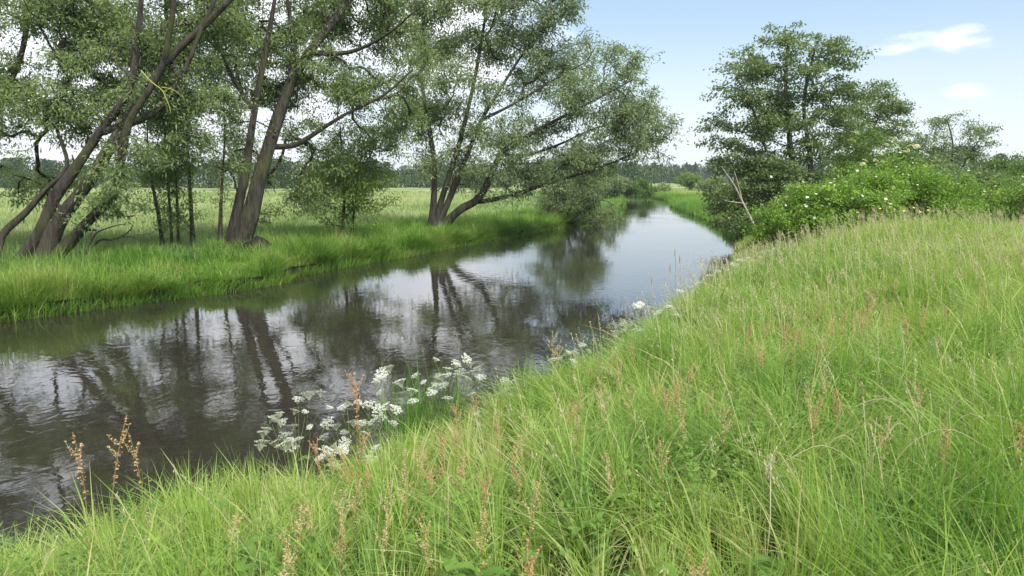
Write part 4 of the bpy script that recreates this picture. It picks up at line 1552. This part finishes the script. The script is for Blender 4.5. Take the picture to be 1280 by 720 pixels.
def docks():
    """broad leaved plants low in the grass"""
    r = np.random.default_rng(37)
    for q in range(26):
        px, py = [(645, 690), (850, 700), (560, 650), (1120, 495), (1135, 490), (730, 640), (300, 700), (480, 690), (980, 690), (1180, 640)][q] if q < 10 else (r.uniform(250, 1250), r.uniform(430, 710))
        h = r.uniform(.26, .40)
        for Yt in np.arange(2.0, 14, .03):
            p = P(px, py, Yt)
            if p[2] - gz(p[0], p[1]) <= h:
                break
        g = gz(p[0], p[1])
        root = thing('dock_plant', (p[0], p[1], g), 'low broad leaved green plant half hidden in the tall grass', 'plant', 'broad leaved plants in the grass')
        for k in range(r.integers(4, 8)):
            a = r.uniform(0, 6.28); L = r.uniform(.10, .19); W = L * r.uniform(.26, .4)
            d = np.array([math.cos(a), math.sin(a), 0]); s_ = np.array([-math.sin(a), math.cos(a), 0])
            b = d * r.uniform(.005, .02) + np.array([0, 0, h * r.uniform(.3, .85)])
            mb = MB()
            mb.tube([(0, 0, 0), b * .6, b], [.003, .0025, .002], 4, tint=.3)
            V = []
            for t in np.linspace(0, 1, 6):
                c = b + d * L * t * (1 - .2 * t) + np.array([0, 0, L * (.55 * t - .75 * t * t)])
                w = W * math.sin(pi * min(1, .08 + t * .92)) ** .8 * .5 + .001
                V += [c - s_ * w + [0, 0, w * .35], c, c + s_ * w + [0, 0, w * .35]]
            Q = []
            for t in range(5):
                Q += [(3 * t, 3 * t + 1, 3 * t + 4, 3 * t + 3), (3 * t + 1, 3 * t + 2, 3 * t + 5, 3 * t + 4)]
            mb.add(V, Q, None, r.uniform(.2, .9))
            mb.build('leaf', M['dock'], root)


M['dock'] = leaf_mat('dock_leaf', [(0, (.09, .19, .03)), (1, (.19, .31, .06))], .4, None, .5, .2)
docks()


def reed_tuft():
    """the upright reedy tuft on the edge of the bank"""
    r = np.random.default_rng(23)
    for q, (px, py, Yq, n, H, lab) in enumerate([(530, 455, 6.5, 300, .75, 'upright tuft of tall bluish reedy grass on the edge of the bank'),
                                                 (975, 330, 14.5, 160, .7, 'tall arching tuft of sedge below the rose bush')]):
        p = P(px, py, Yq)
        g = max(gz(p[0], p[1]), .05)
        H = min(1.15, max(H, (p[2] - g) * 1.08))
        X = r.normal(0, .16, n); Yy = r.normal(0, .12, n)
        o = blades('reed_tuft', M['grass'], X, Yy, np.zeros(n), H * r.uniform(.6, 1.1, n), r.uniform(.006, .011, n) * (1 + .04 * Yq), np.clip(r.normal(.72, .12, n), 0, 1), np.clip(r.normal(.25, .15, n), .02, 1), r.uniform(0, 6.28, n))
        o.location = (float(p[0]), float(p[1]), g)
        tag(o, lab, 'plant')


reed_tuft()

# ------------------------------------------------------------------ sky, sun
SUN_EL, SUN_AZ = 47.0, 146.0             # compass style: 0 = +Y (ahead), 90 = +X (right)
w = bpy.data.worlds.new('World')
sc.world = w
w.use_nodes = True
nt = w.node_tree
nt.nodes.clear()
L = nt.links
wo = N(nt, 'ShaderNodeOutputWorld')
bg = N(nt, 'ShaderNodeBackground')
SKY = .085
bg.inputs['Strength'].default_value = SKY
sky = N(nt, 'ShaderNodeTexSky')
sky.sky_type = 'NISHITA'
sky.sun_disc = False
sky.sun_elevation = radians(SUN_EL)
sky.sun_rotation = radians(SUN_AZ)
sky.air_density = 1.0
sky.dust_density = .6
sky.ozone_density = 1.0
tc = N(nt, 'ShaderNodeTexCoord')
DIR = tc.outputs['Generated']


def math_(op, a, b=None, clamp=False):
    n = nt.nodes.new('ShaderNodeMath')
    n.operation = op
    n.use_clamp = clamp
    for k, v in enumerate((a, b)):
        if v is None:
            continue
        if isinstance(v, (int, float)):
            n.inputs[k].default_value = v
        else:
            L.new(v, n.inputs[k])
    return n.outputs[0]


def dot(vec):
    n = nt.nodes.new('ShaderNodeVectorMath')
    n.operation = 'DOT_PRODUCT'
    L.new(DIR, n.inputs[0])
    n.inputs[1].default_value = tuple(float(x) for x in vec)
    return n.outputs['Value']


def wnoise(scale, det=6, rough=.55, sz=2.2, off=0.0):
    mp = N(nt, 'ShaderNodeMapping')
    mp.inputs['Scale'].default_value = (1, 1, sz)
    mp.inputs['Location'].default_value = (off, off * .7, off * .3)
    L.new(DIR, mp.inputs[0])
    n = N(nt, 'ShaderNodeTexNoise')
    n.inputs['Scale'].default_value = scale
    n.inputs['Detail'].default_value = det
    n.inputs['Roughness'].default_value = rough
    L.new(mp.outputs[0], n.inputs['Vector'])
    return n.outputs['Fac']


def mrange(v, a, b, c=0.0, d=1.0, smooth_=True):
    n = N(nt, 'ShaderNodeMapRange')
    if smooth_:
        n.interpolation_type = 'SMOOTHSTEP'
    n.inputs[1].default_value, n.inputs[2].default_value = a, b
    n.inputs[3].default_value, n.inputs[4].default_value = c, d
    L.new(v, n.inputs[0])
    return n.outputs[0]


sepd = N(nt, 'ShaderNodeSeparateXYZ')
L.new(DIR, sepd.inputs[0])
el = sepd.outputs['Z']
# broken white cloud over the left half of the sky, overhead and behind
nb = wnoise(2.6, 8, .6, 2.0, 3.1)
side = mrange(dot((-1, .12, 0)), -.25, .25)                  # 0 to the right, 1 to the left
high = mrange(el, .42, .75)
back = mrange(sepd.outputs['Y'], .25, -.2)
area = math_('MAXIMUM', math_('MAXIMUM', side, high), math_('MULTIPLY', back, .7))
thr = math_('SUBTRACT', nb, math_('MULTIPLY', math_('SUBTRACT', 1.0, area), .5))
cl = mrange(thr, .36, .56)
fac = math_('MULTIPLY', cl, .92)
# pale veil towards the horizon
veil = mrange(el, .19, -.03, 0.0, .52)
fac = math_('MAXIMUM', fac, veil)


def small_cloud(px, py, hw, hh, dens, off, rough=.6):
    global fac
    c = ray(px, py)
    c = c / np.linalg.norm(c)
    rt_ = np.cross(c, [0, 0, 1.0]); rt_ /= np.linalg.norm(rt_)
    up_ = np.cross(rt_, c)
    u, v = dot(rt_ * F / hw), dot(up_ * F / hh)
    infront = mrange(dot(c), .5, .7)
    nn = wnoise(13, 7, rough, 3.0, off)
    nv = math_('MULTIPLY', math_('SUBTRACT', nn, .52), 4.0)
    # flat base, billowing top
    q = math_('ADD', math_('MULTIPLY', u, u), math_('MULTIPLY', v, v))
    f = math_('ADD', math_('SUBTRACT', 1.0, q), nv)
    f = mrange(f, -.1, 1.7)
    f = math_('MULTIPLY', math_('MULTIPLY', f, infront), dens)
    fac = math_('MAXIMUM', fac, f)


small_cloud(1140, 52, 62, 13, .9, 1.0)
small_cloud(1195, 50, 54, 15, .95, 2.7)
small_cloud(1168, 43, 34, 9, .7, 4.4)
small_cloud(1215, 118, 46, 14, .98, 5.0)
small_cloud(1292, 123, 22, 8, .6, 9.0)
small_cloud(800, 104, 26, 9, .35, 12.0)
mix = N(nt, 'ShaderNodeMix', data_type='RGBA')
L.new(fac, mix.inputs[0])
grad = ramp(nt, [(0, (.80, .93, 1.0)), (.12, (.66, .83, 1.0)), (.34, (.34, .60, .97)), (1, (.22, .42, .8))], el)
gs = N(nt, 'ShaderNodeVectorMath', operation='SCALE')
gs.inputs['Scale'].default_value = 4.45
L.new(grad.outputs[0], gs.inputs[0])
smx = N(nt, 'ShaderNodeMix', data_type='RGBA')
smx.inputs[0].default_value = .75
L.new(sky.outputs[0], smx.inputs[6])
L.new(gs.outputs[0], smx.inputs[7])
L.new(smx.outputs[2], mix.inputs[6])
# cloud made brighter high up, mostly above the view, to brighten water and land
ccol = ramp(nt, [(0, (.62, .635, .67)), (.10, (.68, .69, .72)), (.22, (.92, .92, .95)), (.40, (1, 1, 1))], el)
cs = N(nt, 'ShaderNodeVectorMath', operation='SCALE')
cs.inputs['Scale'].default_value = 9.0
L.new(ccol.outputs[0], cs.inputs[0])
L.new(cs.outputs[0], mix.inputs[7])
L.new(mix.outputs[2], bg.inputs['Color'])
L.new(bg.outputs[0], wo.inputs['Surface'])

sl = bpy.data.lights.new('sun', 'SUN')
sl.energy = 2.4
sl.angle = radians(9)
sl.color = (1.0, .96, .88)
so = bpy.data.objects.new('sun', sl)
COL.objects.link(so)
so.rotation_euler = (radians(90 - SUN_EL), 0, radians(180 - SUN_AZ) + pi * 0)
# aim it: light travels from the sun's place in the sky to the ground
from mathutils import Vector
sd = Vector((math.sin(radians(SUN_AZ)) * math.cos(radians(SUN_EL)), math.cos(radians(SUN_AZ)) * math.cos(radians(SUN_EL)), math.sin(radians(SUN_EL))))
so.rotation_euler = sd.to_track_quat('Z', 'Y').to_euler()
so.location = (20, -20, 40)

# ------------------------------------------------------------------ air
HAZE = .0003
if HAZE:
    hv = np.array([(x, y, z) for z in (-4, 26) for y in (-320, 2900) for x in (-2300, 2300)], float)
    hm, hnt, hn, hl = new_mat('pale_air')
    ho = N(hnt, 'ShaderNodeOutputMaterial')
    pv = N(hnt, 'ShaderNodeVolumePrincipled')
    pv.inputs['Color'].default_value = (.86, .91, .97, 1)
    pv.inputs['Density'].default_value = HAZE
    pv.inputs['Anisotropy'].default_value = .2
    hl.new(pv.outputs[0], ho.inputs['Volume'])
    tag(link('haze', mesh_from('haze', hv, [(0, 2, 3, 1), (4, 5, 7, 6), (0, 1, 5, 4), (2, 6, 7, 3), (0, 4, 6, 2), (1, 3, 7, 5)]), hm), kind='stuff')

# ------------------------------------------------------------------ render settings
sc.view_settings.view_transform = 'Standard'
sc.view_settings.look = 'None'
sc.view_settings.gamma = 1
sc.view_settings.exposure = 1.32
sc.cycles.max_bounces = 8
sc.cycles.diffuse_bounces = 5
sc.cycles.glossy_bounces = 3
sc.cycles.transmission_bounces = 5
sc.cycles.use_denoising = True
sc.cycles.caustics_reflective = False
sc.cycles.caustics_refractive = False
print('LEAVES', sum(t[1] for t in TREES), TREES)
